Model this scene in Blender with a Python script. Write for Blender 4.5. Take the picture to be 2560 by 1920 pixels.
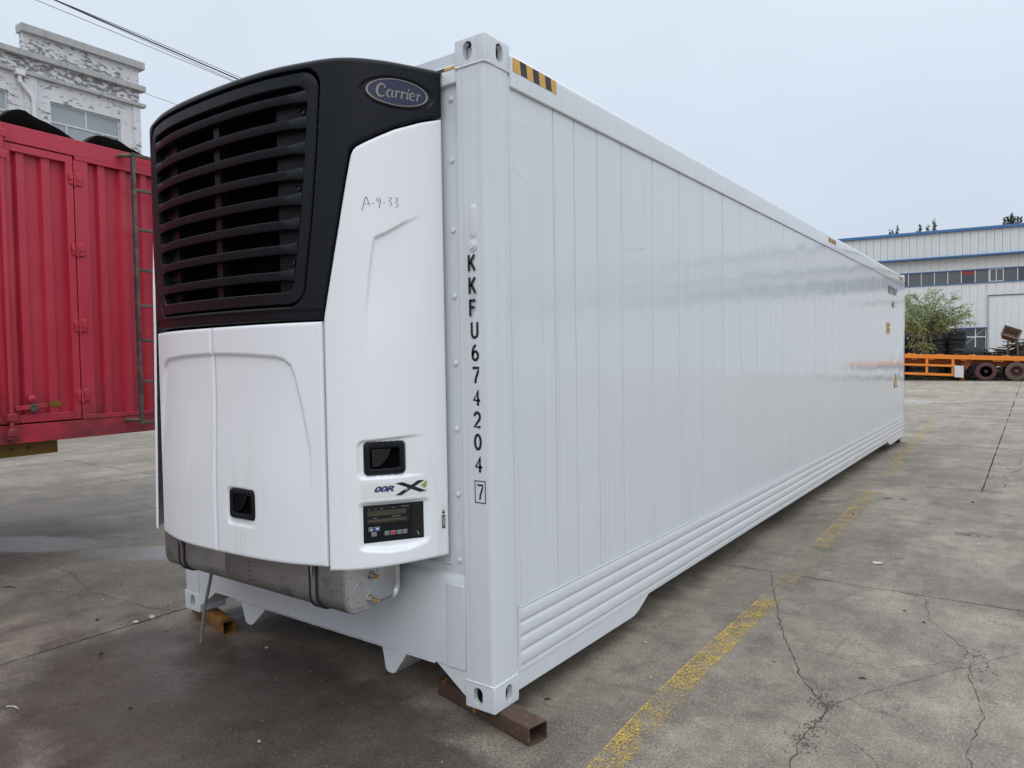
import bpy, bmesh, math, random
import numpy as np
from mathutils import Vector, Matrix
R = math.radians
rnd = random.Random(7)
for o in list(bpy.data.objects): bpy.data.objects.remove(o)
scene = bpy.context.scene
col = scene.collection

# ------------------------------------------------------------ camera
cd = bpy.data.cameras.new('camera'); cam = bpy.data.objects.new('camera', cd); col.objects.link(cam)
cam.location = (1.8618, -2.4154, 1.6162); cam.rotation_euler = (R(87.9328), R(0.8708), R(35.8208))
cd.sensor_width = 36; cd.sensor_fit = 'HORIZONTAL'; cd.lens = 36 * 1802.55 / 2560
cd.clip_start = 0.05; cd.clip_end = 2000
scene.camera = cam

# ------------------------------------------------------------ overcast sky and weak, very soft sun
SUN_EL, SUN_AZ = R(46), R(132)          # azimuth measured from +Y clockwise
world = bpy.data.worlds.new('World'); scene.world = world; world.use_nodes = True
wn = world.node_tree; wn.nodes.clear()
def wnode(t, **k):
    n = wn.nodes.new(t)
    for a, b in k.items(): setattr(n, a, b)
    return n
sky = wnode('ShaderNodeTexSky', sky_type='NISHITA', sun_disc=False)
sky.sun_elevation = SUN_EL; sky.sun_rotation = SUN_AZ; sky.dust_density = 6.0; sky.air_density = 1.2
tc = wnode('ShaderNodeTexCoord'); sep = wnode('ShaderNodeSeparateXYZ'); wn.links.new(tc.outputs['Generated'], sep.inputs[0])
ramp = wnode('ShaderNodeValToRGB'); wn.links.new(sep.outputs['Z'], ramp.inputs[0])
cr = ramp.color_ramp
cr.elements[0].position = 0.0; cr.elements[0].color = (6.3, 7.15, 8.45, 1)
cr.elements[1].position = 1.0; cr.elements[1].color = (23.5, 24.6, 26.0, 1)
e = cr.elements.new(0.45); e.color = (7.9, 8.8, 9.95, 1)
cn = wnode('ShaderNodeTexNoise'); cn.inputs['Scale'].default_value = 1.6; cn.inputs['Detail'].default_value = 4
wn.links.new(tc.outputs['Generated'], cn.inputs['Vector'])
cm = wnode('ShaderNodeMapRange'); cm.inputs[1].default_value = .3; cm.inputs[2].default_value = .7; cm.inputs[3].default_value = .93; cm.inputs[4].default_value = 1.05
wn.links.new(cn.outputs['Fac'], cm.inputs[0])
cl = wnode('ShaderNodeMix', data_type='RGBA', blend_type='MULTIPLY'); cl.inputs[0].default_value = 1
wn.links.new(ramp.outputs[0], cl.inputs[6]); wn.links.new(cm.outputs[0], cl.inputs[7])
mx = wnode('ShaderNodeMix', data_type='RGBA'); mx.inputs[0].default_value = 0.90
wn.links.new(sky.outputs[0], mx.inputs[6]); wn.links.new(cl.outputs[2], mx.inputs[7])
bg = wnode('ShaderNodeBackground'); bg.inputs[1].default_value = 0.10
wn.links.new(mx.outputs[2], bg.inputs[0])
wo = wnode('ShaderNodeOutputWorld'); wn.links.new(bg.outputs[0], wo.inputs[0])
sl = bpy.data.lights.new('sun', 'SUN'); sl.energy = 0.5; sl.angle = R(50); sl.color = (1, .985, .96)
sun = bpy.data.objects.new('sun', sl); col.objects.link(sun)
sun.rotation_euler = (R(90) - SUN_EL, 0, math.pi - SUN_AZ)
sun.location = (0, -10, 30)
scene.view_settings.view_transform = 'Standard'; scene.view_settings.look = 'None'
scene.view_settings.exposure = 0.0; scene.view_settings.gamma = 1.0
scene.render.engine = 'CYCLES'

# ------------------------------------------------------------ materials
MATS = {}
class NT:
    """tiny node-graph helper"""
    def __init__(s, name):
        s.m = bpy.data.materials.new(name); s.m.use_nodes = True
        s.t = s.m.node_tree; s.b = s.t.nodes['Principled BSDF']; s.pos = s.n('ShaderNodeNewGeometry').outputs['Position']
    def n(s, t, **k):
        x = s.t.nodes.new(t)
        for a, b in k.items(): setattr(x, a, b)
        return x
    def l(s, a, b): s.t.links.new(a, b)
    def mapv(s, scale=(1, 1, 1), loc=(0, 0, 0)):
        x = s.n('ShaderNodeMapping'); x.inputs['Scale'].default_value = scale; x.inputs['Location'].default_value = loc
        s.l(s.pos, x.inputs[0]); return x.outputs[0]
    def noise(s, scale, detail=4, rough=.55, vec=None, dist=0):
        x = s.n('ShaderNodeTexNoise'); x.inputs['Scale'].default_value = scale; x.inputs['Detail'].default_value = detail
        x.inputs['Roughness'].default_value = rough; x.inputs['Distortion'].default_value = dist
        s.l(vec if vec is not None else s.pos, x.inputs['Vector']); return x.outputs['Fac']
    def vor(s, scale, vec=None, feature='F1'):
        x = s.n('ShaderNodeTexVoronoi', feature=feature); x.inputs['Scale'].default_value = scale
        s.l(vec if vec is not None else s.pos, x.inputs['Vector']); return x.outputs['Distance']
    def rng(s, v, a, b, c=0, d=1, smooth=True):
        x = s.n('ShaderNodeMapRange'); x.interpolation_type = 'SMOOTHSTEP' if smooth else 'LINEAR'
        for i, q in enumerate((a, b, c, d)): x.inputs[i + 1].default_value = q
        s.l(v, x.inputs[0]); return x.outputs[0]
    def math(s, op, a, b=None, c=None):
        x = s.n('ShaderNodeMath', operation=op)
        for i, q in enumerate((a, b, c)):
            if q is None: continue
            if isinstance(q, (int, float)): x.inputs[i].default_value = q
            else: s.l(q, x.inputs[i])
        return x.outputs[0]
    def mix(s, f, a, b, blend='MIX'):
        x = s.n('ShaderNodeMix', data_type='RGBA', blend_type=blend)
        for i, q in ((0, f), (6, a), (7, b)):
            if isinstance(q, (int, float)): x.inputs[i].default_value = q
            elif isinstance(q, tuple): x.inputs[i].default_value = (*q, 1)[:4]
            else: s.l(q, x.inputs[i])
        return x.outputs[2]
    def sepxyz(s):
        x = s.n('ShaderNodeSeparateXYZ'); s.l(s.pos, x.inputs[0]); return x.outputs
    def bump(s, h, strength=.3, dist=.01):
        x = s.n('ShaderNodeBump'); x.inputs['Strength'].default_value = strength; x.inputs['Distance'].default_value = dist
        s.l(h, x.inputs['Height'])
        if s.b.inputs['Normal'].is_linked: s.l(s.b.inputs['Normal'].links[0].from_socket, x.inputs['Normal'])
        s.l(x.outputs[0], s.b.inputs['Normal'])
    def col(s, c):
        if isinstance(c, tuple): s.b.inputs['Base Color'].default_value = (*c, 1)
        else: s.l(c, s.b.inputs['Base Color'])
    def rough(s, r):
        if isinstance(r, (int, float)): s.b.inputs['Roughness'].default_value = r
        else: s.l(r, s.b.inputs['Roughness'])

def simple(name, c, rough=.5, metal=0, var=.12, vs=6, bump=0, bs=120, coat=0):
    g = NT(name)
    n = g.noise(vs, 5)
    lo = tuple(x * (1 - var) for x in c); hi = tuple(min(1, x * (1 + var)) for x in c)
    g.col(g.mix(n, lo, hi))
    g.rough(g.rng(g.noise(vs * 2.3, 3), .3, .7, max(.03, rough - .07), min(1, rough + .07)))
    g.b.inputs['Metallic'].default_value = metal
    if coat: g.b.inputs['Coat Weight'].default_value = coat
    if bump: g.bump(g.noise(bs, 3), bump, .002)
    MATS[name] = g.m; return g.m
def M(n): return MATS[n]

# container paint: glossy cool grey-white with runs and dew
g = NT('container_paint')
run = g.noise(1, 4, .6, g.mapv((14, 14, .5))); big = g.noise(.9, 3); spk = g.noise(240, 2)
c = g.mix(run, (.60, .63, .662), (.655, .685, .715))
c = g.mix(g.rng(big, .35, .7, 0, .35), c, (.61, .64, .672))
run2 = g.rng(g.noise(1, 3, .6, g.mapv((75, 75, .22))), .60, .66)
c = g.mix(g.math('MULTIPLY', run2, .30), c, (.44, .47, .50))
chip = g.rng(g.noise(34, 6, .7), .72, .74); zz = g.sepxyz()[2]
chip = g.math('MULTIPLY', chip, g.rng(zz, .30, .12)); c = g.mix(chip, c, (.10, .08, .065))
g.col(c); g.rough(g.rng(g.noise(3.1, 4), .3, .7, .05, .12))
g.bump(run, .05, .004); g.bump(spk, .03, .001); g.bump(g.noise(1, 3, .5, g.mapv((1.6, 1.6, 1.1)), dist=.8), .30, .012); g.bump(g.rng(g.noise(1, 4, .55, g.mapv((2.5, 2.5, 3.2)), dist=1.6), .60, .72), .14, .006)
dew = g.rng(g.vor(70), .10, .17, 1, 0); dew = g.math('MULTIPLY', dew, g.rng(g.noise(2.3), .5, .66)); g.bump(dew, .12, .002)
MATS['container_paint'] = g.m
# moulded white panels of the unit
g = NT('white_moulding')
c = g.mix(g.noise(2.2, 5), (.76, .785, .815), (.805, .828, .855))
grime = g.rng(g.noise(1, 6, .7, g.mapv((7, 7, 1.0))), .50, .74); low = g.rng(g.sepxyz()[2], 1.5, .7)
c = g.mix(g.math('MULTIPLY', g.math('MULTIPLY', grime, low), .55), c, (.50, .48, .44))
c = g.mix(g.rng(g.noise(60, 6, .75), .735, .76, 0, .5), c, (.22, .20, .18))
g.col(c); g.rough(.36)
g.bump(g.noise(420, 2), .12, .001)
dew = g.rng(g.vor(75), .12, .20, 1, 0); dew = g.math('MULTIPLY', dew, g.rng(g.noise(3.1), .42, .60)); g.bump(dew, .28, .002)
MATS['white_moulding'] = g.m
g = NT('black_plastic')
g.col(g.mix(g.noise(3, 4), (.0085, .0100, .0125), (.0115, .0135, .0165))); g.rough(g.rng(g.noise(5, 4), .3, .7, .30, .42))
g.b.inputs['Specular IOR Level'].default_value = .15; g.bump(g.noise(500, 2), .10, .0008)
dew = g.rng(g.vor(60), .10, .18, 1, 0); dew = g.math('MULTIPLY', dew, g.rng(g.noise(4.1), .5, .66)); g.bump(dew, .5, .002)
MATS['black_plastic'] = g.m
g = NT('slat_plastic'); g.col(g.mix(g.noise(3, 4), (.0095, .0120, .0150), (.0135, .0165, .0200))); g.rough(g.rng(g.noise(5, 4), .3, .7, .32, .44)); g.b.inputs['Specular IOR Level'].default_value = .13; g.bump(g.noise(500, 2), .10, .0008); MATS['slat_plastic'] = g.m
simple('black_gloss', (.008, .008, .009), .12, 0, .2)
simple('dark_void', (.003, .003, .0035), .9); MATS['dark_void'].node_tree.nodes['Principled BSDF'].inputs['Specular IOR Level'].default_value = .05
simple('rubber', (.016, .016, .017), .72, 0, .3, 9, .3, 160)
simple('decal_black', (.008, .008, .010), .42, 0, .15)
simple('decal_white', (.72, .72, .71), .4, 0, .05)
simple('decal_yellow', (.62, .34, .055), .42, 0, .22, 20)
simple('decal_grey', (.40, .41, .42), .4, 0, .05)
simple('badge_blue', (.011, .014, .052), .45, 0, .12)
simple('badge_silver', (.235, .215, .195), .45, .2, .1)
simple('letter_navy', (.030, .040, .12), .4, 0, .1); simple('letter_olive', (.30, .33, .06), .4, 0, .1)
simple('lcd', (.055, .052, .035), .18, 0, .1); simple('key_green', (.03, .11, .06), .4); simple('key_blue', (.03, .10, .36), .4)
simple('key_red', (.42, .05, .07), .4); simple('key_grey', (.16, .17, .18), .4)
simple('ink', (.13, .13, .15), .5)
g = NT('tank_steel')
br = g.noise(1, 3, .6, g.mapv((4, 70, 70)))
c = g.mix(br, (.30, .302, .305), (.43, .43, .43)); c = g.mix(g.rng(g.noise(5, 6, .7), .52, .7), c, (.19, .19, .19))
g.col(c); g.b.inputs['Metallic'].default_value = .85; g.rough(g.rng(g.noise(7, 5), .3, .7, .30, .55)); g.bump(br, .06, .001)
MATS['tank_steel'] = g.m
g = NT('tank_end'); c = g.mix(g.noise(9, 6, .7), (.34, .34, .335), (.56, .555, .545)); c = g.mix(g.rng(g.noise(17, 5, .7, dist=1.5), .56, .64, 0, .7), c, (.17, .165, .16)); g.col(c); g.b.inputs['Metallic'].default_value = .8; g.rough(g.rng(g.noise(12, 4), .3, .7, .25, .5)); g.bump(g.noise(6, 3), .3, .01); MATS['tank_end'] = g.m
simple('brass', (.55, .36, .20), .3, .9, .2, 30)
simple('steel_bright', (.45, .45, .46), .3, .9, .2, 30)
simple('hose_grey', (.20, .20, .19), .6, 0, .15, 20)
g = NT('rust_steel')
n1 = g.noise(9, 7, .7); n2 = g.noise(30, 5, .7)
c = g.mix(n1, (.045, .026, .020), (.10, .058, .040)); c = g.mix(g.rng(n2, .50, .72), c, (.15, .075, .035)); c = g.mix(g.rng(g.noise(4.5, 5, .7), .60, .66), c, (.40, .17, .035))
g.col(c); g.rough(.72); g.bump(n2, .35, .003); MATS['rust_steel'] = g.m
g = NT('rust_orange')
n1 = g.noise(7, 7, .7); c = g.mix(g.rng(n1, .35, .65), (.05, .03, .018), (.33, .14, .03)); g.col(c); g.rough(.55); g.bump(g.noise(30, 5), .3, .003); MATS['rust_orange'] = g.m
# red truck paint
g = NT('red_paint')
st = g.noise(1, 5, .65, g.mapv((7, 7, .7)))
c = g.mix(st, (.40, .020, .040), (.49, .032, .060)); c = g.mix(g.rng(g.noise(1.7, 5), .5, .75, 0, .5), c, (.53, .058, .085))
zz = g.sepxyz()[2]; dirt = g.math('MULTIPLY', g.rng(zz, 1.6, 1.02), g.rng(g.noise(3.5, 6, .7), .35, .62)); c = g.mix(g.math('MULTIPLY', dirt, .7), c, (.055, .030, .028))
sc = g.rng(g.noise(26, 6, .72), .70, .72); c = g.mix(g.math('MULTIPLY', sc, .8), c, (.12, .05, .045))
g.col(c); g.rough(g.rng(st, .3, .7, .32, .5)); g.bump(g.noise(5, 3), .12, .01); MATS['red_paint'] = g.m
g = NT('ladder_steel')
g.col(g.mix(g.rng(g.noise(14, 6, .7), .4, .6), (.060, .055, .048), (.13, .112, .095))); g.rough(.6); g.b.inputs['Metallic'].default_value = .3; MATS['ladder_steel'] = g.m
simple('tarp_black', (.0045, .004, .004), .85, 0, .4, 4, .5, 30); MATS['tarp_black'].node_tree.nodes['Principled BSDF'].inputs['Specular IOR Level'].default_value = .12
simple('chassis_yellow', (.17, .095, .008), .5, 0, .3, 4)
# peeling rendered wall
g = NT('peeling_render')
mapp = g.mapv((1, .75, 1.9)); pz = g.sepxyz()[2]
p1 = g.noise(5.0, 9, .66, mapp); p2 = g.noise(.55, 3, .5)
band = g.math('MULTIPLY', g.rng(pz, 10.9, 11.35), g.rng(pz, 12.5, 11.7))
thr = g.math('ADD', g.math('ADD', p1, g.math('MULTIPLY', p2, .26)), g.math('MULTIPLY', band, .10))
peel = g.rng(thr, .705, .73)
c = g.mix(g.noise(1, 5, .6, g.mapv((2.5, 2.5, .35))), (.52, .52, .545), (.68, .68, .70))
c = g.mix(g.math('MULTIPLY', g.rng(g.noise(1, 6, .7, g.mapv((8, 8, .6))), .55, .75), .5), c, (.33, .33, .34))
c = g.mix(peel, c, g.mix(g.noise(9, 4), (.15, .15, .155), (.24, .235, .23)))
g.col(c); g.rough(.85); g.bump(g.math('SUBTRACT', 1.0, peel), .35, .02); MATS['peeling_render'] = g.m
g = NT('stained_ledge')
c = g.mix(g.noise(5, 6, .7), (.26, .265, .26), (.50, .50, .505)); c = g.mix(g.rng(g.noise(1, 6, .75, g.mapv((6, 6, 1.2))), .52, .72, 0, .8), c, (.10, .10, .095)); g.col(c); g.rough(.85); MATS['stained_ledge'] = g.m
simple('pvc_white', (.66, .66, .67), .35, 0, .06)
simple('window_metal', (.55, .56, .57), .4, .2, .08)
def glassy(name, c, rough=.06):
    g = NT(name); g.col(g.mix(g.noise(.7, 3), tuple(x * .8 for x in c), tuple(x * 1.2 for x in c))); g.rough(rough); g.b.inputs['IOR'].default_value = 1.6
    g.b.inputs['Specular IOR Level'].default_value = .7
    g.bump(g.noise(.9, 2), .06, .02); MATS[name] = g.m
glassy('glass_dusty', (.26, .30, .325), .16); glassy('glass_dark', (.035, .042, .05)); glassy('glass_grey', (.085, .09, .10), .12)
simple('wall_sheet', (.66, .67, .655), .5, 0, .05, 2); simple('wall_sheet_low', (.73, .745, .75), .5, 0, .05, 2)
simple('trim_blue', (.055, .16, .36), .45, 0, .12, 2); simple('frame_white', (.74, .75, .76), .4, 0, .05)
simple('red_banner', (.30, .05, .045), .6)
simple('orange_paint', (.80, .235, .020), .38, 0, .10, 3)
simple('orange_shade', (.36, .085, .022), .6, 0, .35, 3)
simple('maroon_rim', (.085, .030, .033), .6, 0, .3, 6); simple('mud_tyre', (.105, .080, .058), .8, 0, .3, 8, .3, 100)
simple('plate_white', (.62, .62, .64), .45, 0, .2, 5)
simple('bark', (.085, .068, .05), .9, 0, .3, 9, .5, 40)
simple('scrap_wood', (.13, .105, .085), .85, 0, .45, 7, .4, 50); simple('scrap_dark', (.055, .047, .042), .85, 0, .4, 7)
simple('hopper_rust', (.15, .105, .078), .8, 0, .35, 8)
simple('wire_black', (.012, .012, .013), .6); simple('wire_grey', (.10, .10, .11), .6)
simple('stone_grey', (.24, .225, .205), .85, 0, .3, 40, .4, 120); simple('paper_white', (.42, .40, .37), .7, 0, .2, 30); simple('dark_litter', (.03, .026, .022), .8, 0, .3, 30)
def leafmat(name, c):
    g = NT(name); oi = g.n('ShaderNodeNewGeometry').outputs['Random Per Island']
    g.col(g.mix(oi, tuple(x * .62 for x in c), tuple(x * 1.35 for x in c))); g.rough(.55)
    tr = g.n('ShaderNodeBsdfTranslucent'); tr.inputs[0].default_value = (*[x * 1.2 for x in c], 1)
    ms = g.n('ShaderNodeMixShader'); ms.inputs[0].default_value = .3; g.l(g.b.outputs[0], ms.inputs[1]); g.l(tr.outputs[0], ms.inputs[2])
    g.l(ms.outputs[0], g.t.nodes['Material Output'].inputs[0]); MATS[name] = g.m
leafmat('willow_leaf', (.29, .355, .165)); leafmat('poplar_leaf', (.045, .075, .045)); leafmat('weed_leaf', (.06, .11, .03))

# concrete of the yard
def concrete(name, base=True):
    g = NT(name)
    zx = g.sepxyz()
    n_big = g.noise(.33, 4, .55); n_mid = g.noise(1.7, 7, .68, dist=.6); n_f = g.noise(55, 5, .75); n_s = g.noise(260, 2)
    streak = g.noise(1, 5, .6, g.mapv((1.6, .35, 1)))
    c = g.mix(g.rng(n_mid, .32, .68), (.128, .111, .093), (.262, .232, .194))
    c = g.mix(g.rng(streak, .40, .62, 0, .6), c, (.235, .209, .176))
    c = g.mix(g.rng(n_big, .46, .60, 0, .65), c, (.128, .111, .094))
    c = g.mix(g.rng(g.noise(4.2, 8, .74), .53, .63, 0, .60), c, (.100, .088, .076))
    c = g.mix(g.rng(g.noise(2.7, 8, .75), .55, .66, 0, .55), c, (.315, .284, .243))
    c = g.mix(g.rng(g.noise(9, 8, .76), .56, .68, 0, .55), c, (.090, .083, .074))
    c = g.mix(g.rng(g.noise(1, 7, .7, g.mapv((5.5, .8, 1)), dist=.5), .57, .68, 0, .5), c, (.085, .076, .066))
    grain = g.noise(85, 5, .85)
    c = g.mix(g.rng(grain, .50, .62, 0, .60), c, (.42, .385, .33))
    c = g.mix(g.rng(grain, .49, .38, 0, .60), c, (.085, .074, .062))
    c = g.mix(g.rng(n_f, .60, .72, 0, .5), c, (.38, .35, .30))
    c = g.mix(g.rng(n_f, .42, .30, 0, .6), c, (.085, .073, .062))
    c = g.mix(g.rng(g.vor(30), .05, .085, .9, 0), c, g.mix(g.rng(g.noise(3), .45, .55), (.05, .045, .04), (.48, .45, .40)))
    # damp ground in front of the container, painted shade under the red trailer, drying puddles, shapes broken up by noise
    wob = g.math('MULTIPLY', g.math('SUBTRACT', g.noise(1.3, 6, .65), .5), 1.25)
    def blob(x, y, rx, ry, ang=0):
        ca, sa = math.cos(ang), math.sin(ang)
        dx = g.math('SUBTRACT', zx[0], x); dy = g.math('SUBTRACT', zx[1], y)
        u = g.math('DIVIDE', g.math('ADD', g.math('MULTIPLY', dx, ca), g.math('MULTIPLY', dy, sa)), rx)
        v = g.math('DIVIDE', g.math('SUBTRACT', g.math('MULTIPLY', dy, ca), g.math('MULTIPLY', dx, sa)), ry)
        d = g.math('SQRT', g.math('ADD', g.math('MULTIPLY', u, u), g.math('MULTIPLY', v, v)))
        return g.rng(g.math('ADD', d, wob), 1.15, .70)
    damp = g.math('MAXIMUM', blob(-1.25, -.55, 1.75, .75), g.math('MULTIPLY', blob(-5.2, .9, 4.6, 3.0), .50)); damp = g.math('MAXIMUM', damp, blob(-.85, -1.35, .5, .28, .3)); damp = g.math('MAXIMUM', damp, blob(-1.75, -1.6, .5, .5))  # wide blob: damp left ground plus shade painted under the red trailer
    damp = g.math('MAXIMUM', damp, blob(-.15, -.35, .5, .22, .2))
    c = g.mix(g.math('MULTIPLY', damp, .84), c, g.mix(g.rng(grain, .42, .60), (.032, .026, .023), (.060, .051, .045)))
    wet = g.math('MULTIPLY', blob(-1.78, -.55, .50, .17, .35), g.rng(g.noise(14, 6, .75), .40, .55))
    wet = g.math('MAXIMUM', wet, blob(-4.15, .75, 1.0, .22, .5)); wet = g.math('MAXIMUM', wet, blob(-5.5, .25, .9, .3, .4))
    c = g.mix(g.math('MULTIPLY', wet, .5), c, (.06, .055, .05))
    oil = blob(1.43, 5.05, .16, .10); c = g.mix(g.math('MULTIPLY', oil, g.rng(g.noise(16, 4), .45, .6)), c, (.012, .011, .011))
    rust = blob(-1.6, 27.5, 1.6, 1.1); c = g.mix(g.math('MULTIPLY', rust, .7), c, (.17, .085, .05))
    far = g.rng(zx[1], 9, 30); c = g.mix(g.math('MULTIPLY', far, .55), c, g.mix(g.rng(g.noise(1, 6, .7, g.mapv((.35, 1.3, 1))), .3, .7), (.20, .18, .152), (.43, .395, .34)))
    lum = g.math('MULTIPLY', g.rng(g.noise(1.15, 9, .74, dist=.7), .34, .66, .80, 1.14), g.rng(g.noise(7, 8, .76), .34, .66, .86, 1.12))
    lum = g.math('MULTIPLY', lum, g.rng(g.noise(1, 6, .7, g.mapv((2.2, .5, 1)), dist=.4), .36, .64, .86, 1.10))
    c = g.mix(1.0, c, lum, 'MULTIPLY'); c = g.mix(1.0, c, (1.03, .995, .945), 'MULTIPLY')
    g.col(c)
    r = g.rng(n_mid, .3, .7, .62, .82); r2 = g.n('ShaderNodeMix'); g.l(wet, r2.inputs[0]); g.l(r, r2.inputs[2]); r2.inputs[3].default_value = .10
    r3 = g.n('ShaderNodeMix'); g.l(g.math('MULTIPLY', damp, g.rng(g.noise(2.1, 6, .7), .42, .62, .25, .95)), r3.inputs[0]); g.l(r2.outputs[0], r3.inputs[2]); r3.inputs[3].default_value = .24
    g.rough(r3.outputs[0])
    g.bump(n_mid, .25, .02); g.bump(n_f, .40, .004); g.bump(n_s, .30, .0015)
    MATS[name] = g.m
concrete('concrete')
g = NT('joint_dirt'); g.col(g.mix(g.noise(40, 5), (.020, .017, .014), (.06, .052, .044))); g.rough(.9); g.bump(g.noise(60, 4), .5, .01); MATS['joint_dirt'] = g.m
g = NT('crack_dark'); g.col(g.mix(g.noise(50, 5), (.014, .012, .010), (.055, .045, .038))); g.rough(.95); MATS['crack_dark'] = g.m
g = NT('crack_rubble'); g.col(g.mix(g.noise(70, 5), (.06, .05, .042), (.20, .18, .155))); g.rough(.95); g.bump(g.noise(80, 4), .8, .01); MATS['crack_rubble'] = g.m
def wornpaint(name, c, lo, hi, edge=None):
    g = NT(name); g.col(g.mix(g.noise(7, 5), tuple(x * .75 for x in c), tuple(x * 1.15 for x in c))); g.rough(.7)
    w = g.math('ADD', g.math('MULTIPLY', g.noise(120, 4, .85), .74), g.math('MULTIPLY', g.noise(5.0, 4, .6), .26))
    uv = g.n('ShaderNodeUVMap').outputs[0]; sx = g.n('ShaderNodeSeparateXYZ'); g.l(uv, sx.inputs[0])
    w = g.math('ADD', w, g.math('MULTIPLY', g.rng(sx.outputs[0], 0, .10, .05, 0), 1.0))
    w = g.math('SUBTRACT', w, g.rng(sx.outputs[0], .82, 1.0, 0, .10))
    w = g.math('SUBTRACT', w, g.rng(sx.outputs[1], .90, 1.0, 0, .12)); w = g.math('SUBTRACT', w, g.rng(sx.outputs[1], .08, 0, 0, .12))
    k = g.rng(w, lo, hi)
    tr = g.n('ShaderNodeBsdfTransparent'); ms = g.n('ShaderNodeMixShader'); g.l(k, ms.inputs[0]); g.l(tr.outputs[0], ms.inputs[1]); g.l(g.b.outputs[0], ms.inputs[2])
    g.l(ms.outputs[0], g.t.nodes['Material Output'].inputs[0]); MATS[name] = g.m
wornpaint('line_yellow', (.56, .385, .085), .512, .545)
wornpaint('line_yellow_faint', (.46, .36, .12), .560, .585)
wornpaint('line_yellow_mid', (.52, .38, .11), .515, .56)
wornpaint('line_white', (.55, .55, .53), .49, .53)

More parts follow.
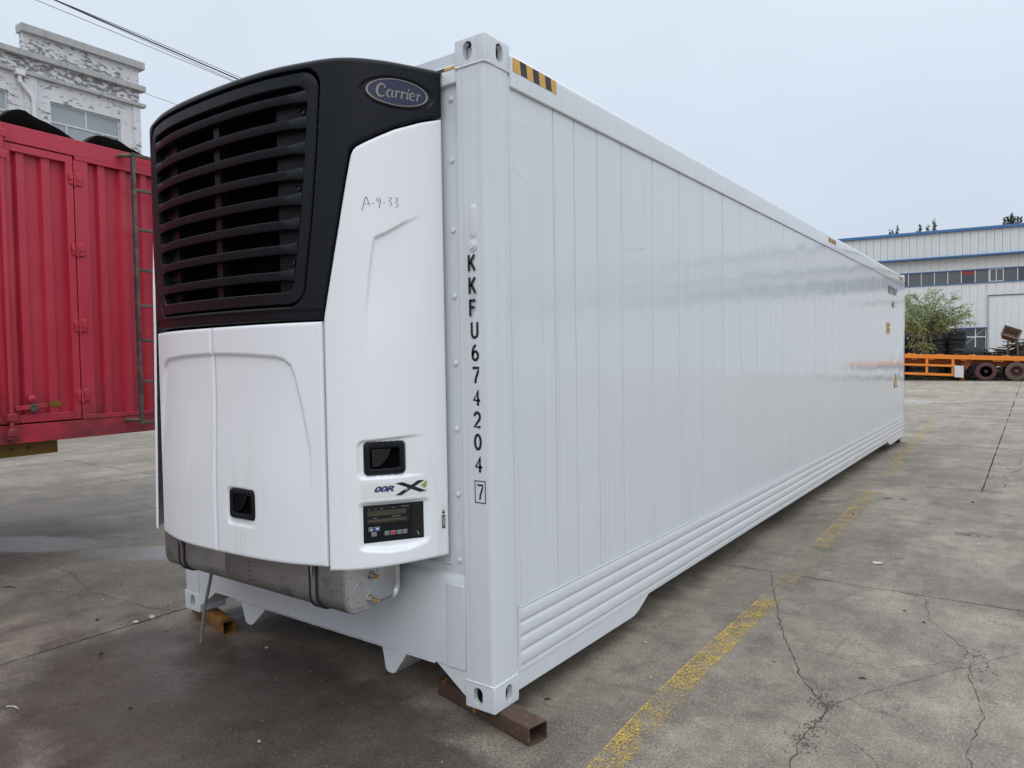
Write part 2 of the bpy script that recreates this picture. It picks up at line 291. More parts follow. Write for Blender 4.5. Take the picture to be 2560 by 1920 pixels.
# ------------------------------------------------------------ mesh helpers
ORG = {}
def tag(o, label=None, cat=None, group=None, kind=None):
    if label: o['label'] = label
    if cat: o['category'] = cat
    if group: o['group'] = group
    if kind: o['kind'] = kind
    return o
def thing(name, loc, label, cat, group=None):
    o = bpy.data.objects.new(name, None); o.empty_display_size = .2; o.location = loc; col.objects.link(o)
    ORG[o.name] = Vector(loc); return tag(o, label, cat, group)
class MB:
    def __init__(s, tf=None): s.v = []; s.f = []; s.uv = None; s.tf = tf or (lambda x, y, z: (x, y, z))
    def add(s, vs, fs, raw=False):
        b = len(s.v); s.v += [tuple(v) if raw else tuple(s.tf(*v)) for v in vs]; s.f += [tuple(b + i for i in f) for f in fs]; return s
    def box(s, x0, x1, y0, y1, z0, z1):
        vs = [(x, y, z) for z in (z0, z1) for y in (y0, y1) for x in (x0, x1)]
        return s.add(vs, [(0, 2, 3, 1), (4, 5, 7, 6), (0, 1, 5, 4), (2, 6, 7, 3), (0, 4, 6, 2), (1, 3, 7, 5)])
    def obox(s, c, size, mat):
        vs = [Vector(c) + mat @ Vector((x * size[0] / 2, y * size[1] / 2, z * size[2] / 2)) for z in (-1, 1) for y in (-1, 1) for x in (-1, 1)]
        return s.add(vs, [(0, 2, 3, 1), (4, 5, 7, 6), (0, 1, 5, 4), (2, 6, 7, 3), (0, 4, 6, 2), (1, 3, 7, 5)])
    def bar(s, a, b, w, h=None, up=(0, 0, 1)):
        a, b = Vector(a), Vector(b); d = (b - a).normalized(); up = Vector(up)
        if abs(d.dot(up)) > .95: up = Vector((1, 0, 0))
        x = d.cross(up).normalized(); y = x.cross(d); h = h or w
        vs = [p + x * i * w / 2 + y * j * h / 2 for p in (a, b) for i, j in ((-1, -1), (1, -1), (1, 1), (-1, 1))]
        return s.add(vs, [(0, 1, 2, 3), (7, 6, 5, 4), (0, 4, 5, 1), (1, 5, 6, 2), (2, 6, 7, 3), (3, 7, 4, 0)])
    def tube(s, pts, r, n=8, cap=True):
        pts = [Vector(p) for p in pts]; k = len(pts); rs = r if isinstance(r, (list, tuple)) else [r] * k
        vs = []; up = None
        for i, p in enumerate(pts):
            d = (pts[min(i + 1, k - 1)] - pts[max(i - 1, 0)]).normalized()
            if up is None: up = Vector((0, 0, 1)) if abs(d.z) < .9 else Vector((1, 0, 0))
            x = d.cross(up).normalized(); up = x.cross(d).normalized()
            vs += [p + (x * math.cos(2 * math.pi * j / n) + up * math.sin(2 * math.pi * j / n)) * rs[i] for j in range(n)]
        fs = [(i * n + j, i * n + (j + 1) % n, (i + 1) * n + (j + 1) % n, (i + 1) * n + j) for i in range(k - 1) for j in range(n)]
        if cap: fs += [tuple(range(n - 1, -1, -1)), tuple(range((k - 1) * n, k * n))]
        return s.add(vs, fs)
    def lathe(s, prof, c, axis, n=24, closed=False):
        axis = Vector(axis).normalized(); t = Vector((0, 0, 1)) if abs(axis.z) < .9 else Vector((1, 0, 0))
        x = axis.cross(t).normalized(); y = axis.cross(x); c = Vector(c); k = len(prof)
        vs = [c + axis * h + (x * math.cos(2 * math.pi * j / n) + y * math.sin(2 * math.pi * j / n)) * r for r, h in prof for j in range(n)]
        fs = [(i * n + j, i * n + (j + 1) % n, ((i + 1) % k) * n + (j + 1) % n, ((i + 1) % k) * n + j) for i in range(k if closed else k - 1) for j in range(n)]
        return s.add(vs, fs)
    def prism(s, poly, fn0, fn1):
        k = len(poly); vs = [fn0(*p) for p in poly] + [fn1(*p) for p in poly]
        return s.add(vs, [tuple(range(k - 1, -1, -1)), tuple(range(k, 2 * k))] + [(i, (i + 1) % k, k + (i + 1) % k, k + i) for i in range(k)])
    def grid(s, rows, raw=False):
        n = len(rows[0]); vs = [p for r in rows for p in r]
        return s.add(vs, [(i * n + j, i * n + j + 1, (i + 1) * n + j + 1, (i + 1) * n + j) for i in range(len(rows) - 1) for j in range(n - 1)], raw)
    def mesh(s, name, m, org=Vector((0, 0, 0)), smooth=35, fix=True):
        me = bpy.data.meshes.new(name)
        me.from_pydata([(v[0] - org.x, v[1] - org.y, v[2] - org.z) for v in s.v], [], s.f)
        if fix:
            bm = bmesh.new(); bm.from_mesh(me); bmesh.ops.recalc_face_normals(bm, faces=bm.faces); bm.to_mesh(me); bm.free()
        me.materials.append(M(m) if isinstance(m, str) else m)
        if smooth is not None:
            me.polygons.foreach_set('use_smooth', [True] * len(me.polygons)); me.set_sharp_from_angle(angle=R(smooth))
        me.update(); return me
    def build(s, name, m, parent=None, bevel=0, seg=2, smooth=35, fix=True, base=None):
        org = ORG[parent.name] if parent is not None else (Vector(base) if base is not None else Vector((0, 0, 0)))
        o = bpy.data.objects.new(name, s.mesh(name, m, org, smooth, fix)); col.objects.link(o)
        if parent is not None: o.parent = parent
        else: o.location = org
        ORG[o.name] = org
        if bevel:
            b = o.modifiers.new('bevel', 'BEVEL'); b.width = bevel; b.segments = seg; b.limit_method = 'ANGLE'; b.angle_limit = R(40)
        return o
def frame(ox, oy, ang):
    d = (math.cos(R(ang)), math.sin(R(ang)))
    return lambda a, n, z: (ox + d[0] * a + d[1] * n, oy + d[1] * a - d[0] * n, z)
def interp(x, xs, ys): return float(np.interp(x, xs, ys))
def sst(x, a, b):
    if a == b: return float(x >= a)
    t = min(1, max(0, (x - a) / (b - a))); return t * t * (3 - 2 * t)
def text_mesh(body, bold=0.0, shear=0.0, spacing=1.0):
    """2-D outline of a word in the built-in font: list of (x, y) and faces, height about 0.7 per unit size"""
    cu = bpy.data.curves.new('t', 'FONT'); cu.body = body; cu.offset = bold; cu.shear = shear; cu.space_character = spacing; cu.resolution_u = 4
    o = bpy.data.objects.new('t', cu); col.objects.link(o); bpy.context.view_layer.update()
    me = bpy.data.meshes.new_from_object(o.evaluated_get(bpy.context.evaluated_depsgraph_get()))
    v = [(p.co.x, p.co.y) for p in me.vertices]; f = [tuple(p.vertices) for p in me.polygons]
    bpy.data.objects.remove(o); bpy.data.meshes.remove(me)
    x0 = min(p[0] for p in v); x1 = max(p[0] for p in v); y0 = min(p[1] for p in v); y1 = max(p[1] for p in v)
    return [((x - x0) / (x1 - x0), (y - y0) / (y1 - y0)) for x, y in v], f
def text_into(mb, body, fn, bold=0.0, shear=0.0, spacing=1.0):
    v, f = text_mesh(body, bold, shear, spacing); mb.add([fn(x, y) for x, y in v], f, raw=True)
def ribbon(pts, ws):
    out = []; k = len(pts)
    for i, (x, y) in enumerate(pts):
        a = pts[max(0, i - 1)]; b = pts[min(k - 1, i + 1)]; dx, dy = b[0] - a[0], b[1] - a[1]; L = math.hypot(dx, dy) or 1
        w = ws[i] if isinstance(ws, (list, tuple)) else ws
        out.append(((x - dy / L * w / 2, y + dx / L * w / 2), (x + dy / L * w / 2, y - dx / L * w / 2)))
    return out
def ribbon_into(mb, pts, ws, fn):
    rb = ribbon(pts, ws); mb.add([fn(*p) for q in rb for p in q], [(2 * i, 2 * i + 1, 2 * i + 3, 2 * i + 2) for i in range(len(rb) - 1)], raw=True)

# ============================================================ GROUND
gm = MB(); gm.grid([[(x, y, -.022) for x in (-400, -60, 60, 400)] for y in (-400, -20, 60, 400)])
ground = tag(gm.build('ground', 'joint_dirt', fix=False), kind='structure')
# far sheet of concrete round the slabbed area
far = MB()
XJ = [-28, -22.4, -16.9, -12.6, -8.3, -2.65, 1.40, 5.5, 9.7, 13.9, 18.2, 22.5, 27]
YJ = [-9.2, -5.4, -1.62, 3.0, 7.43, 11.9, 16.3, 20.7, 25.2, 29.7, 34.2, 38.6, 43.0, 47.4, 51.8]
X0, X1, Y0, Y1 = XJ[0], XJ[-1], YJ[0], YJ[-1]
for x0, x1, y0, y1 in ((-400, X0, -400, 400), (X1, 400, -400, 400), (X0, X1, -400, Y0), (X0, X1, Y1, 400)):
    far.grid([[(x, y, -.004) for x in (x0, x1)] for y in (y0, y1)])
tag(far.build('yard_concrete', 'concrete', fix=False), kind='structure')
def ragged(x0, x1, y0, y1, amp, step, seed):
    r = random.Random(seed); pts = []
    def edge(ax, ay, bx, by):
        L = math.hypot(bx - ax, by - ay); n = max(2, int(L / step)); k = 0.0
        for i in range(n):
            t = i / n; k = k * .7 + r.uniform(-amp, amp)
            nx, ny = (by - ay) / L, -(bx - ax) / L
            pts.append((ax + (bx - ax) * t + nx * k * (i > 0), ay + (by - ay) * t + ny * k * (i > 0)))
    edge(x0, y0, x1, y0); edge(x1, y0, x1, y1); edge(x1, y1, x0, y1); edge(x0, y1, x0, y0)
    return pts
for i in range(len(XJ) - 1):
    for j in range(len(YJ) - 1):
        if YJ[j] < 7 and XJ[i] == 1.40: continue
        xr = XJ[i + 2] if YJ[j] < 7 and XJ[i] == -2.65 else XJ[i + 1]
        near = -9 < XJ[i] < 6 and YJ[j] < 12; gp = .0075 if near and YJ[j] < 7 else .008
        poly = ragged(XJ[i] + gp, xr - gp, YJ[j] + gp, YJ[j + 1] - gp, .0032 if near else .010, .07 if near else .25, i * 100 + j)
        mb = MB(); k = len(poly); cx = sum(p[0] for p in poly) / k; cy = sum(p[1] for p in poly) / k
        top = [(x, y, 0) for x, y in poly]; bot = [(x, y, -.0218) for x, y in poly]
        mb.add(top + bot, [tuple(range(k))] + [(q, k + q, k + (q + 1) % k, (q + 1) % k) for q in range(k)])
        mb.build('slab', 'concrete', ground, smooth=None)
# cracks: narrow dark beds that follow the fissures seen in the slabs
def jag(pts, step, amp, seed):
    r = random.Random(seed); out = []
    for (ax, ay), (bx, by) in zip(pts, pts[1:]):
        L = math.hypot(bx - ax, by - ay); n = max(1, int(L / step))
        for i in range(n):
            t = i / n; k = r.uniform(-amp, amp) if i else r.uniform(-amp, amp) * .4
            out.append((ax + (bx - ax) * t - (by - ay) / L * k, ay + (by - ay) * t + (bx - ax) / L * k))
    return out + [pts[-1]]
CR = [([(.30, 3.0), (.45, 2.53), (.64, 1.99), (.80, 1.60), (.93, 1.305), (1.08, 1.085), (1.114, 1.04), (1.107, .82), (1.09, .674), (1.105, .44), (1.12, .1)], .009),
      ([(.93, 1.305), (1.02, 1.25), (1.06, 1.15), (1.114, 1.04)], .005),
      ([(1.114, 1.04), (1.18, 1.18), (1.248, 1.309), (1.36, 1.503), (1.62, 1.90), (1.735, 2.11), (1.83, 2.25)], .0035),
      ([(.77, 1.66), (.95, 1.66), (1.24, 1.61), (1.42, 1.78), (1.58, 1.97)], .003),
      ([(.45, 2.53), (.10, 2.55), (-.25, 2.62)], .0035), ([(.62, 2.05), (.30, 1.95)], .0025),
      ([(1.107, .84), (1.22, .80), (1.36, .70), (1.5, .45)], .003),
      ([(1.18, 1.18), (1.28, 1.12), (1.40, 1.12), (1.50, 1.0)], .003),
      ([(1.30, 2.97), (1.36, 2.55), (1.52, 2.25), (1.62, 2.05), (1.62, 1.75), (1.70, 1.35), (1.66, .95), (1.72, .6)], .005),
      ([(.30, 4.6), (.55, 4.35), (1.0, 4.4), (1.38, 4.75)], .0035), ([(.15, 5.2), (.9, 5.05), (1.4, 5.3)], .003),
      ([(.05, 6.3), (-.02, 5.4), (-.15, 4.6), (-.12, 4.1), (-.05, 3.1)], .007),
      ([(.55, 3.0), (.70, 3.5), (1.05, 3.9), (1.40, 4.15)], .0035),
      ([(.95, 2.98), (.85, 2.6), (.62, 2.35)], .003),
      ([(.25, 8.9), (.8, 8.3), (1.42, 8.0)], .006), ([(-.2, 10.6), (.5, 9.9), (1.35, 9.7)], .007), ([(.3, 9.9), (.2, 9.0), (.9, 8.4)], .005),
      ([(1.43, 7.45), (1.62, 7.9), (1.55, 8.8), (1.75, 9.6), (1.70, 10.9)], .012), ([(1.42, 8.6), (1.7, 8.7), (2.1, 8.2)], .008),
      ([(-5.2, 0), (-4.6, .05), (-4.13, .06), (-3.61, -.066), (-3.31, -.047), (-2.83, -.007), (-2.66, .06)], .008),
      ([(-2.6, -1.55), (-2.3, -1.75), (-2.05, -2.0)], .006), ([(-1.9, -2.4), (-1.5, -2.0), (-1.25, -1.9)], .005),
      ([(-8.2, 2.0), (-6.0, 1.7), (-4.5, 1.9), (-2.7, 1.75)], .005), ([(.2, 13.5), (2.5, 14.2), (5.5, 13.7)], .012), ([(-1.5, 19), (2, 18.1), (6, 18.7)], .014)]
for i, (pts, w) in enumerate(CR):
    st = .035 if w < .0105 and pts[0][1] < 6.5 else .12
    p = jag(pts, st, st * .28, 50 + i); k = len(p); r = random.Random(i)
    ws = [max(.0014, w * .72 * (.25 + 1.0 * r.random() ** 1.5) * (1.0 if 2 < q < k - 3 else .5)) for q in range(k)]
    mb = MB(); ribbon_into(mb, p, ws, lambda x, y: (x, y, .0016)); mb.build('crack', 'crack_dark', ground, smooth=None, fix=False)
# crumbled rubble lying in the widest cracks (too small to pick apart)
rub = MB()
for (cx, cy, rr, n) in ((1.112, 1.04, .05, 26), (1.10, .83, .04, 16), (1.09, .66, .05, 22), (1.05, 1.13, .05, 14), (-2.78, .02, .10, 16), (-2.67, -.16, .06, 14), (-3.62, -.06, .14, 22), (1.56, 8.2, .22, 24), (1.66, 1.85, .06, 14), (1.63, 2.08, .05, 10), (-4.6, .05, .25, 10)):
    for k in range(n * 3):
        x = cx + rnd.gauss(0, rr * .6); y = cy + rnd.gauss(0, rr); s_ = rnd.uniform(.0018, .0060)
        mt = Matrix.Rotation(rnd.uniform(0, 3), 3, 'Z') @ Matrix.Rotation(rnd.uniform(-.4, .4), 3, 'X')
        rub.obox((x, y, s_ * .3), (s_ * 1.6, s_, s_ * .8), mt)
tag(rub.build('crack_rubble', 'crack_rubble', smooth=None), 'crumbled grit lying in the cracks of the yard', 'rubble', kind='stuff')
# yellow line
def marking(name, pts, mat):
    mb = MB(); rows = [[(a[0], a[1], .0042), (b[0], b[1], .0042)] for a, b in pts]; mb.grid(rows, True)
    o = mb.build(name, mat, smooth=None, fix=False); me = o.data; uv = me.uv_layers.new(name='UVMap'); n = len(pts)
    for lp in me.loops:
        vi = lp.vertex_index; uv.data[lp.index].uv = (vi % 2, (vi // 2) / (n - 1))
    return tag(o, kind='structure')
def seg(y0, y1, n=8):
    xl = lambda y: interp(y, [-1, .0, .34, .86, 1.56, 2.3, 3.8, 6.5, 7.6, 18.2], [.50, .455, .43, .408, .405, .41, .37, .30, .27, -.13])
    w = lambda y: .148
    return [((xl(y), y), (xl(y) + w(y), y)) for y in [y0 + (y1 - y0) * i / n for i in range(n + 1)]]
marking('road_marking', seg(-1.2, 2.62, 14), 'line_yellow'); marking('road_marking', seg(2.5, 4.0), 'line_yellow_faint')
marking('road_marking', seg(3.7, 7.05), 'line_yellow_mid'); marking('road_marking', seg(6.8, 7.7), 'line_yellow_faint'); marking('road_marking', seg(7.4, 18.6), 'line_yellow_mid')
marking('road_marking', [((-1.75, 23.2), (-.60, 23.3)), ((-1.75, 25.4), (-.70, 25.5))], 'line_white')

# ============================================================ REEFER CONTAINER
W_, L_, H_, ZB = 2.438, 12.192, 2.896, .08
ZT = ZB + H_
ct = thing('reefer_container', (-W_ / 2, L_ / 2, ZB), 'long pale grey refrigerated shipping container standing on rusty steel tubes', 'container')
PNT = 'container_paint'
# corner castings with their oval apertures (one cut by booleans, the others share its mesh)
def tmpobj(mb, bev=0):
    me = mb.mesh('tmp', PNT, smooth=None)
    if bev:
        bm = bmesh.new(); bm.from_mesh(me); bmesh.ops.bevel(bm, geom=list(bm.edges), offset=bev, segments=3, affect='EDGES', profile=.6); bm.to_mesh(me); bm.free()
    o = bpy.data.objects.new('tmp', me); col.objects.link(o); return o
def stadium(w, h, n=8):
    r = w / 2; c = h / 2 - r
    return [(r * math.cos(t), c + r * math.sin(t)) for t in [math.pi * i / n for i in range(n + 1)]] + [(r * math.cos(t), -c + r * math.sin(t)) for t in [math.pi + math.pi * i / n for i in range(n + 1)]]
cb = tmpobj(MB().box(-.162, .003, -.003, .178, 0, .118), .009)
cut = [tmpobj(MB().box(-.134, -.025, .025, .150, .02, .098))]
m_ = MB(); m_.prism(stadium(.051, .079), lambda x, z: (-.089 + x, -.05, .060 + z), lambda x, z: (-.089 + x, .06, .060 + z)); cut.append(tmpobj(m_))
m_ = MB(); m_.prism(stadium(.050, .079), lambda y, z: (.05, .10 + y, .060 + z), lambda y, z: (-.06, .10 + y, .060 + z)); cut.append(tmpobj(m_))
m_ = MB(); m_.prism(stadium(.063, .105), lambda x, y: (-.085 + x, .09 + y, -.05), lambda x, y: (-.085 + x, .09 + y, .2)); cut.append(tmpobj(m_))
for k_ in cut:
    b = cb.modifiers.new('b', 'BOOLEAN'); b.operation = 'DIFFERENCE'; b.object = k_; b.solver = 'EXACT'
bpy.context.view_layer.update()
cme = bpy.data.meshes.new_from_object(cb.evaluated_get(bpy.context.evaluated_depsgraph_get())); cme.name = 'corner_casting'
cme.polygons.foreach_set('use_smooth', [True] * len(cme.polygons)); cme.set_sharp_from_angle(angle=R(28))
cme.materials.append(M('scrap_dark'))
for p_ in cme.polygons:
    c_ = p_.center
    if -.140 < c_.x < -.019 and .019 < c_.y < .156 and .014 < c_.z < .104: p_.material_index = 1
for k_ in cut + [cb]: bpy.data.objects.remove(k_)
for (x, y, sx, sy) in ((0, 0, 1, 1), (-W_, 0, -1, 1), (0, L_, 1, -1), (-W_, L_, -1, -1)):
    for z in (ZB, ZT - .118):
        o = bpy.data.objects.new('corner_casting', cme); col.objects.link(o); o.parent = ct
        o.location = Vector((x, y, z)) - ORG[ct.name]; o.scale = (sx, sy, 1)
def post(x0, y0, sx, sy):
    pr = [(-.155, 0), (-.022, 0), (-.010, .003), (-.003, .010), (0, .022), (0, .165), (-.155, .165)]
    mb = MB(); mb.prism(pr, lambda a, b: (x0 + a * sx, y0 + b * sy, ZB + .117), lambda a, b: (x0 + a * sx, y0 + b * sy, ZT - .117))
    return mb.build('corner_post', PNT, ct, .002)
post_near = post(0, 0, 1, 1); post(-W_, 0, -1, 1); post(0, L_, 1, -1); post(-W_, L_, -1, -1)
# weld beads round the post ends
def bead(pts, r, step=.011, seed=0):
    q = random.Random(seed); out = []; rs = []
    for a, b in zip(pts, pts[1:]):
        a, b = Vector(a), Vector(b); n = max(1, int((b - a).length / step))
        for i in range(n): out.append(a.lerp(b, i / n)); rs.append(r * q.uniform(.75, 1.25))
    out.append(Vector(pts[-1])); rs.append(r); mb = MB(); mb.tube(out, rs, 6); return mb
bead([(-.158, -.001, ZB + .118), (-.008, -.001, ZB + .118), (.001, .008, ZB + .118), (.001, .172, ZB + .120)], .0045, seed=1).build('weld_bead', PNT, ct)
bead([(-.158, -.001, ZT - .118), (-.008, -.001, ZT - .118), (.001, .008, ZT - .118), (.001, .172, ZT - .118)], .0050, seed=2).build('weld_bead', PNT, ct)
bead([(.001, .181, .205), (.003, .183, .495)], .0055, .009, 3).build('weld_bead', PNT, ct)
bead([(.004, .181, .499), (.004, 12.0, .499)], .0034, .05, 4).build('weld_bead', PNT, ct)
bead([(-.001, .171, .50), (-.001, .171, 2.84)], .0042, .02, 5).build('weld_bead', PNT, ct)
# embossed pads and boss on the near post
def pill(z0, z1, x, r, h, parent):
    mb = MB(); rows = []
    for t in range(5):
        a = t / 4 * math.pi / 2; k = math.cos(a); rows.append([(x + px * (.25 + .75 * k) if abs(px) < 9 else 0, .001 - h * math.sin(a), (z0 + z1) / 2 + pz * (.62 + .38 * k)) for px, pz in stadium(2 * r, z1 - z0)])
    n = len(rows[0]); vs = [p for q in rows for p in q]
    mb.add(vs, [(i * n + j, i * n + (j + 1) % n, (i + 1) * n + (j + 1) % n, (i + 1) * n + j) for i in range(4) for j in range(n)] + [tuple(range(4 * n, 5 * n))])
    return mb.build('embossed_pad', PNT, parent, smooth=60)
pill(2.128, 2.274, -.075, .020, .007, ct); pill(1.87, 2.065, -.081, .020, .004, ct)
mb = MB(); mb.lathe([(.024, 0), (.024, .004), (.020, .006), (.013, .006), (.013, .010), (.009, .012), (.004, .010), (.0001, .010)], (-.077, .0, 2.096), (0, -1, 0), 20); mb.build('post_boss', PNT, ct)
# side wall facing the yard: sheet panels between pressed seams
YS = [.172, .53, .723, .958, 1.236] + [1.236 + .4023 * k for k in range(1, 27)]
YS = [y for y in YS if y < 11.95] + [12.022]
shared = {}
for i, (a, b) in enumerate(zip(YS, YS[1:])):
    w = round(b - a, 3); key = (w, i % 5 if w == .402 else i)
    if key not in shared:
        q = random.Random(i * 3 + 1); p1, p2, am = q.uniform(0, 6), q.uniform(.6, 1.5), q.uniform(.0006, .0020)
        rows = []
        for zi in range(13):
            z = .478 + (2.802 - .478) * zi / 12; r = []
            for yi in range(11):
                t = yi / 10; y = t * w; ed = min(y, w - y)
                d = -.0120 if yi in (0, 10) else 0
                y_ = y if yi not in (1, 9) else (.0058 if yi == 1 else w - .0058)
                d += am * math.sin(math.pi * t) * math.sin(zi * p2 + p1) * (yi not in (0, 10))
                r.append((d, y_, z - ZB))
            rows.append(r)
        m_ = MB(); m_.grid(rows, True); shared[key] = m_.mesh('side_panel', PNT, smooth=25, fix=False)
        shared[key].flip_normals() if shared[key].polygons[30].normal.x < 0 else None
    o = bpy.data.objects.new('side_panel', shared[key]); col.objects.link(o); o.parent = ct; o.location = Vector((-.004, a, ZB)) - ORG[ct.name]
    if i > 3 and i % 1 == 0:
        pass
# inner liner closes the wall behind the seams
MB().box(-.06, -.0168, .172, 12.02, .30, 2.85).build('wall_core', PNT, ct)
MB().box(-.05, -.0015, .1635, .1795, .21, 2.84).build('edge_strip', PNT, ct)
# corrugated kick plate
prof = [(.004, .499)]
for k in range(4):
    z = .488 - k * .0665
    prof += [(.003, z), (.0058, z - .006), (.0074, z - .016), (.0080, z - .030), (.0076, z - .046), (.0056, z - .057), (.0015, z - .0625)]
prof += [(.004, .219), (.004, .205)]
mb = MB(); mb.grid([[(x, y, z) for x, z in prof] for y in (.196, 3, 6, 9, 12.01)]); mb.grid([[(.0012, .178, z) for x, z in prof], [(x, .1961, z) for x, z in prof]]); mb.build('kick_plate', PNT, ct, smooth=50)
rail = [(.165, .122), (1.335, .108), (1.40, .125), (1.535, .186), (10.36, .186), (10.56, .122), (10.70, .108), (12.02, .122), (12.02, .217), (.165, .217)]
mb = MB(); mb.prism(rail, lambda y, z: (.001, y, z), lambda y, z: (-.07, y, z)); mb.build('bottom_rail', PNT, ct, .003)
mb = MB(); mb.prism(rail, lambda y, z: (-W_ - .001, y, z), lambda y, z: (-W_ + .07, y, z)); mb.build('bottom_rail', PNT, ct, .003)
# top rail with rolled upper edge
tp = [(-.012, 2.796), (.006, 2.796), (.009, 2.80), (.009, 2.915)] + [(.009 - .030 * (1 - math.cos(t)), 2.915 + .038 * math.sin(t)) for t in [math.pi / 2 * i / 6 for i in range(1, 7)]] + [(-.10, 2.951), (-.10, 2.80)]
mb = MB(); mb.prism(tp, lambda x, z: (x, .170, z), lambda x, z: (x, 12.022, z)); mb.build('top_rail', PNT, ct, smooth=30)
mb = MB(); mb.prism([(-W_ - x, z) for x, z in tp], lambda x, z: (x, .170, z), lambda x, z: (x, 12.022, z)); mb.build('top_rail', PNT, ct, smooth=30)
MB().box(-W_ + .05, -.05, .03, 12.15, 2.86, 2.944).build('roof', PNT, ct)
MB().box(-W_, -W_ + .05, .17, 12.02, .217, 2.80).build('far_side_wall', PNT, ct)
MB().box(-W_ + .155, -.155, 12.05, 12.17, .20, 2.90).build('door_end', PNT, ct)
MB().box(-W_ + .06, -.06, .10, 12.1, .225, .32).build('floor', PNT, ct)
# front end wall, header, flange, sill
MB().box(-W_ + .155, -.155, .022, .08, .60, 2.84).build('front_wall', PNT, ct, .002)
mb = MB(); hp = [(.022, 2.80), (.004, 2.806), (.004, 2.862), (.012, 2.884), (.04, 2.905), (.16, 2.915), (.16, 2.80)]
mb.prism(hp, lambda y, z: (-W_ + .157, y, z), lambda y, z: (-.157, y, z)); mb.build('front_header', PNT, ct, .003)
mb = MB(); sp = [(.0, .234), (.0, .615), (.012, .645), (.045, .675), (.10, .675), (.10, .234)]
mb.prism(sp, lambda y, z: (-W_ + .157, y, z), lambda y, z: (-.157, y, z)); mb.build('front_sill', PNT, ct, .004)
MB().box(-.262, -.158, -.004, .0, .236, .612).build('sill_plate', PNT, ct, .002)
for sx in (0, 1):
    f = (lambda x: x) if not sx else (lambda x: -W_ - x)
    mb = MB(); mb.prism([(-.335, .236), (-.158, .236), (-.158, .125), (-.166, .12)], lambda x, z: (f(x), .002, z), lambda x, z: (f(x), .55, z)); mb.build('corner_gusset', PNT, ct, .003)
for a, b, c_, d_ in ((-.686, -.516, -.664, -.600), (-1.846, -1.605, -1.805, -1.735)):
    mb = MB(); mb.prism([(a, .235), (b, .235), (d_, .118), (d_ - .02, .110), (c_ + .015, .112), (c_, .125)], lambda x, z: (x, .0, z), lambda x, z: (x, .75, z)); mb.build('tunnel_rail', PNT, ct, .003)
bead([(-1.9, -.001, .232), (-.34, -.001, .232)], .003, .03, 8).build('weld_bead', PNT, ct)
bead([(-.505, .018, .690), (-.245, .018, .700), (-.243, .018, .76)], .004, .012, 9).build('weld_bead', PNT, ct)
for z in (2.746, 2.482, 2.18, 1.891, 1.596, 1.305, 1.014, .719):
    mb = MB(); mb.lathe([(.013, 0), (.013, .004), (.008, .008), (.0001, .0085)], (-.203, .022, z), (0, -1, 0), 10); mb.build('rivet', 'decal_white' if z in (2.18, 1.305) else PNT, ct)
# hazard stripes on the near corner (flat stickers)
def stripes(name, p, n):
    """p(t, s): sticker surface; s across 0..1"""
    for i in range(n):
        mb = MB(); t0, t1 = i / n, (i + 1) / n; lean = .55 / n * .35
        f = lambda t, s: p(min(1, max(0, t + (0 if t in (0, 1) else lean * (1 - s)))), s)
        k = 5; rows = [[f(t0 + 0 * s, s / k) for s in range(k + 1)], [f(t1, s / k) for s in range(k + 1)]]
        mb.grid(rows, True); mb.build('hazard_stripe', 'decal_yellow' if i % 2 == 0 else 'decal_black', ct, smooth=None, fix=False)
stripes('a', lambda t, s: (.0105, .19 + t * .355, 2.868 + s * .060), 7)
stripes('b', lambda t, s: (-.16 - t * .22, .0005 + s * .05 if s > .6 else .0018 + s * .004, 2.866 + s * .022 if s <= .6 else 2.8792 + (s - .6) * .07), 4)
stripes('c', lambda t, s: (.0105, 6.18 + t * .40, 2.855 + s * .05), 7); stripes('d', lambda t, s: (.0105, 11.45 + t * .40, 2.855 + s * .05), 7)
# number on the post, one letter under another
def arc_pts(cx, cy, rx, ry, a0, a1, n=12): return [(cx + rx * math.cos(R(a0 + (a1 - a0) * k / n)), cy + ry * math.sin(R(a0 + (a1 - a0) * k / n))) for k in range(n + 1)]
STROKES = {'K': [[(0, -.07), (0, 1.07)], [(1, 1.05), (.05, .42)], [(.34, .58), (1.03, -.05)]], 'F': [[(0, -.07), (0, 1.07)], [(-.1, 1), (.98, 1)], [(0, .53), (.82, .53)]],
    'U': [[(0, 1.07)] + arc_pts(.5, .32, .5, .32, 180, 360) + [(1, 1.07)]], '7': [[(-.08, 1), (1, 1), (.86, .72), (.52, .35), (.36, -.06)]], '4': [[(.74, -.07), (.74, 1), (0, .30), (1.12, .30)]],
    '2': [arc_pts(.5, .70, .48, .30, 170, -35, 14) + [(.0, .0), (1.08, .0)]], '0': [arc_pts(.5, .5, .5, .5, 90, 450, 24)], '6': [arc_pts(.5, .30, .47, .30, 90, 450, 20), arc_pts(.62, .42, .60, .58, 195, 85, 10)]}
def put_char(mb, ch, x0, z0, w, h, y, sw):
    for st in STROKES[ch]: ribbon_into(mb, [(x0 + sw / 2 + a * (w - sw), z0 + sw / 2 + b * (h - sw)) for a, b in st], sw, lambda x, z: (x, y, z))
mb = MB(); zt = 2.061
for ch in 'KKFU674204':
    put_char(mb, ch, -.102 + (2.06 - zt) * .016, zt - .074, .043, .074, -.0082 if zt > 1.85 else -.0016, .0122); zt -= .0958
put_char(mb, '7', -.077, 1.008, .036, .068, -.0016, .0085)
for (a, b, c_, d_) in ((-.090, -.030, 1.087, 1.091), (-.090, -.030, .993, .997), (-.090, -.086, .997, 1.087), (-.034, -.030, .997, 1.087)):
    mb.add([(a, -.0016, c_), (b, -.0016, c_), (b, -.0016, d_), (a, -.0016, d_)], [(0, 1, 2, 3)], True)
mb.build('number_lettering', 'decal_black', ct, smooth=None, fix=False)
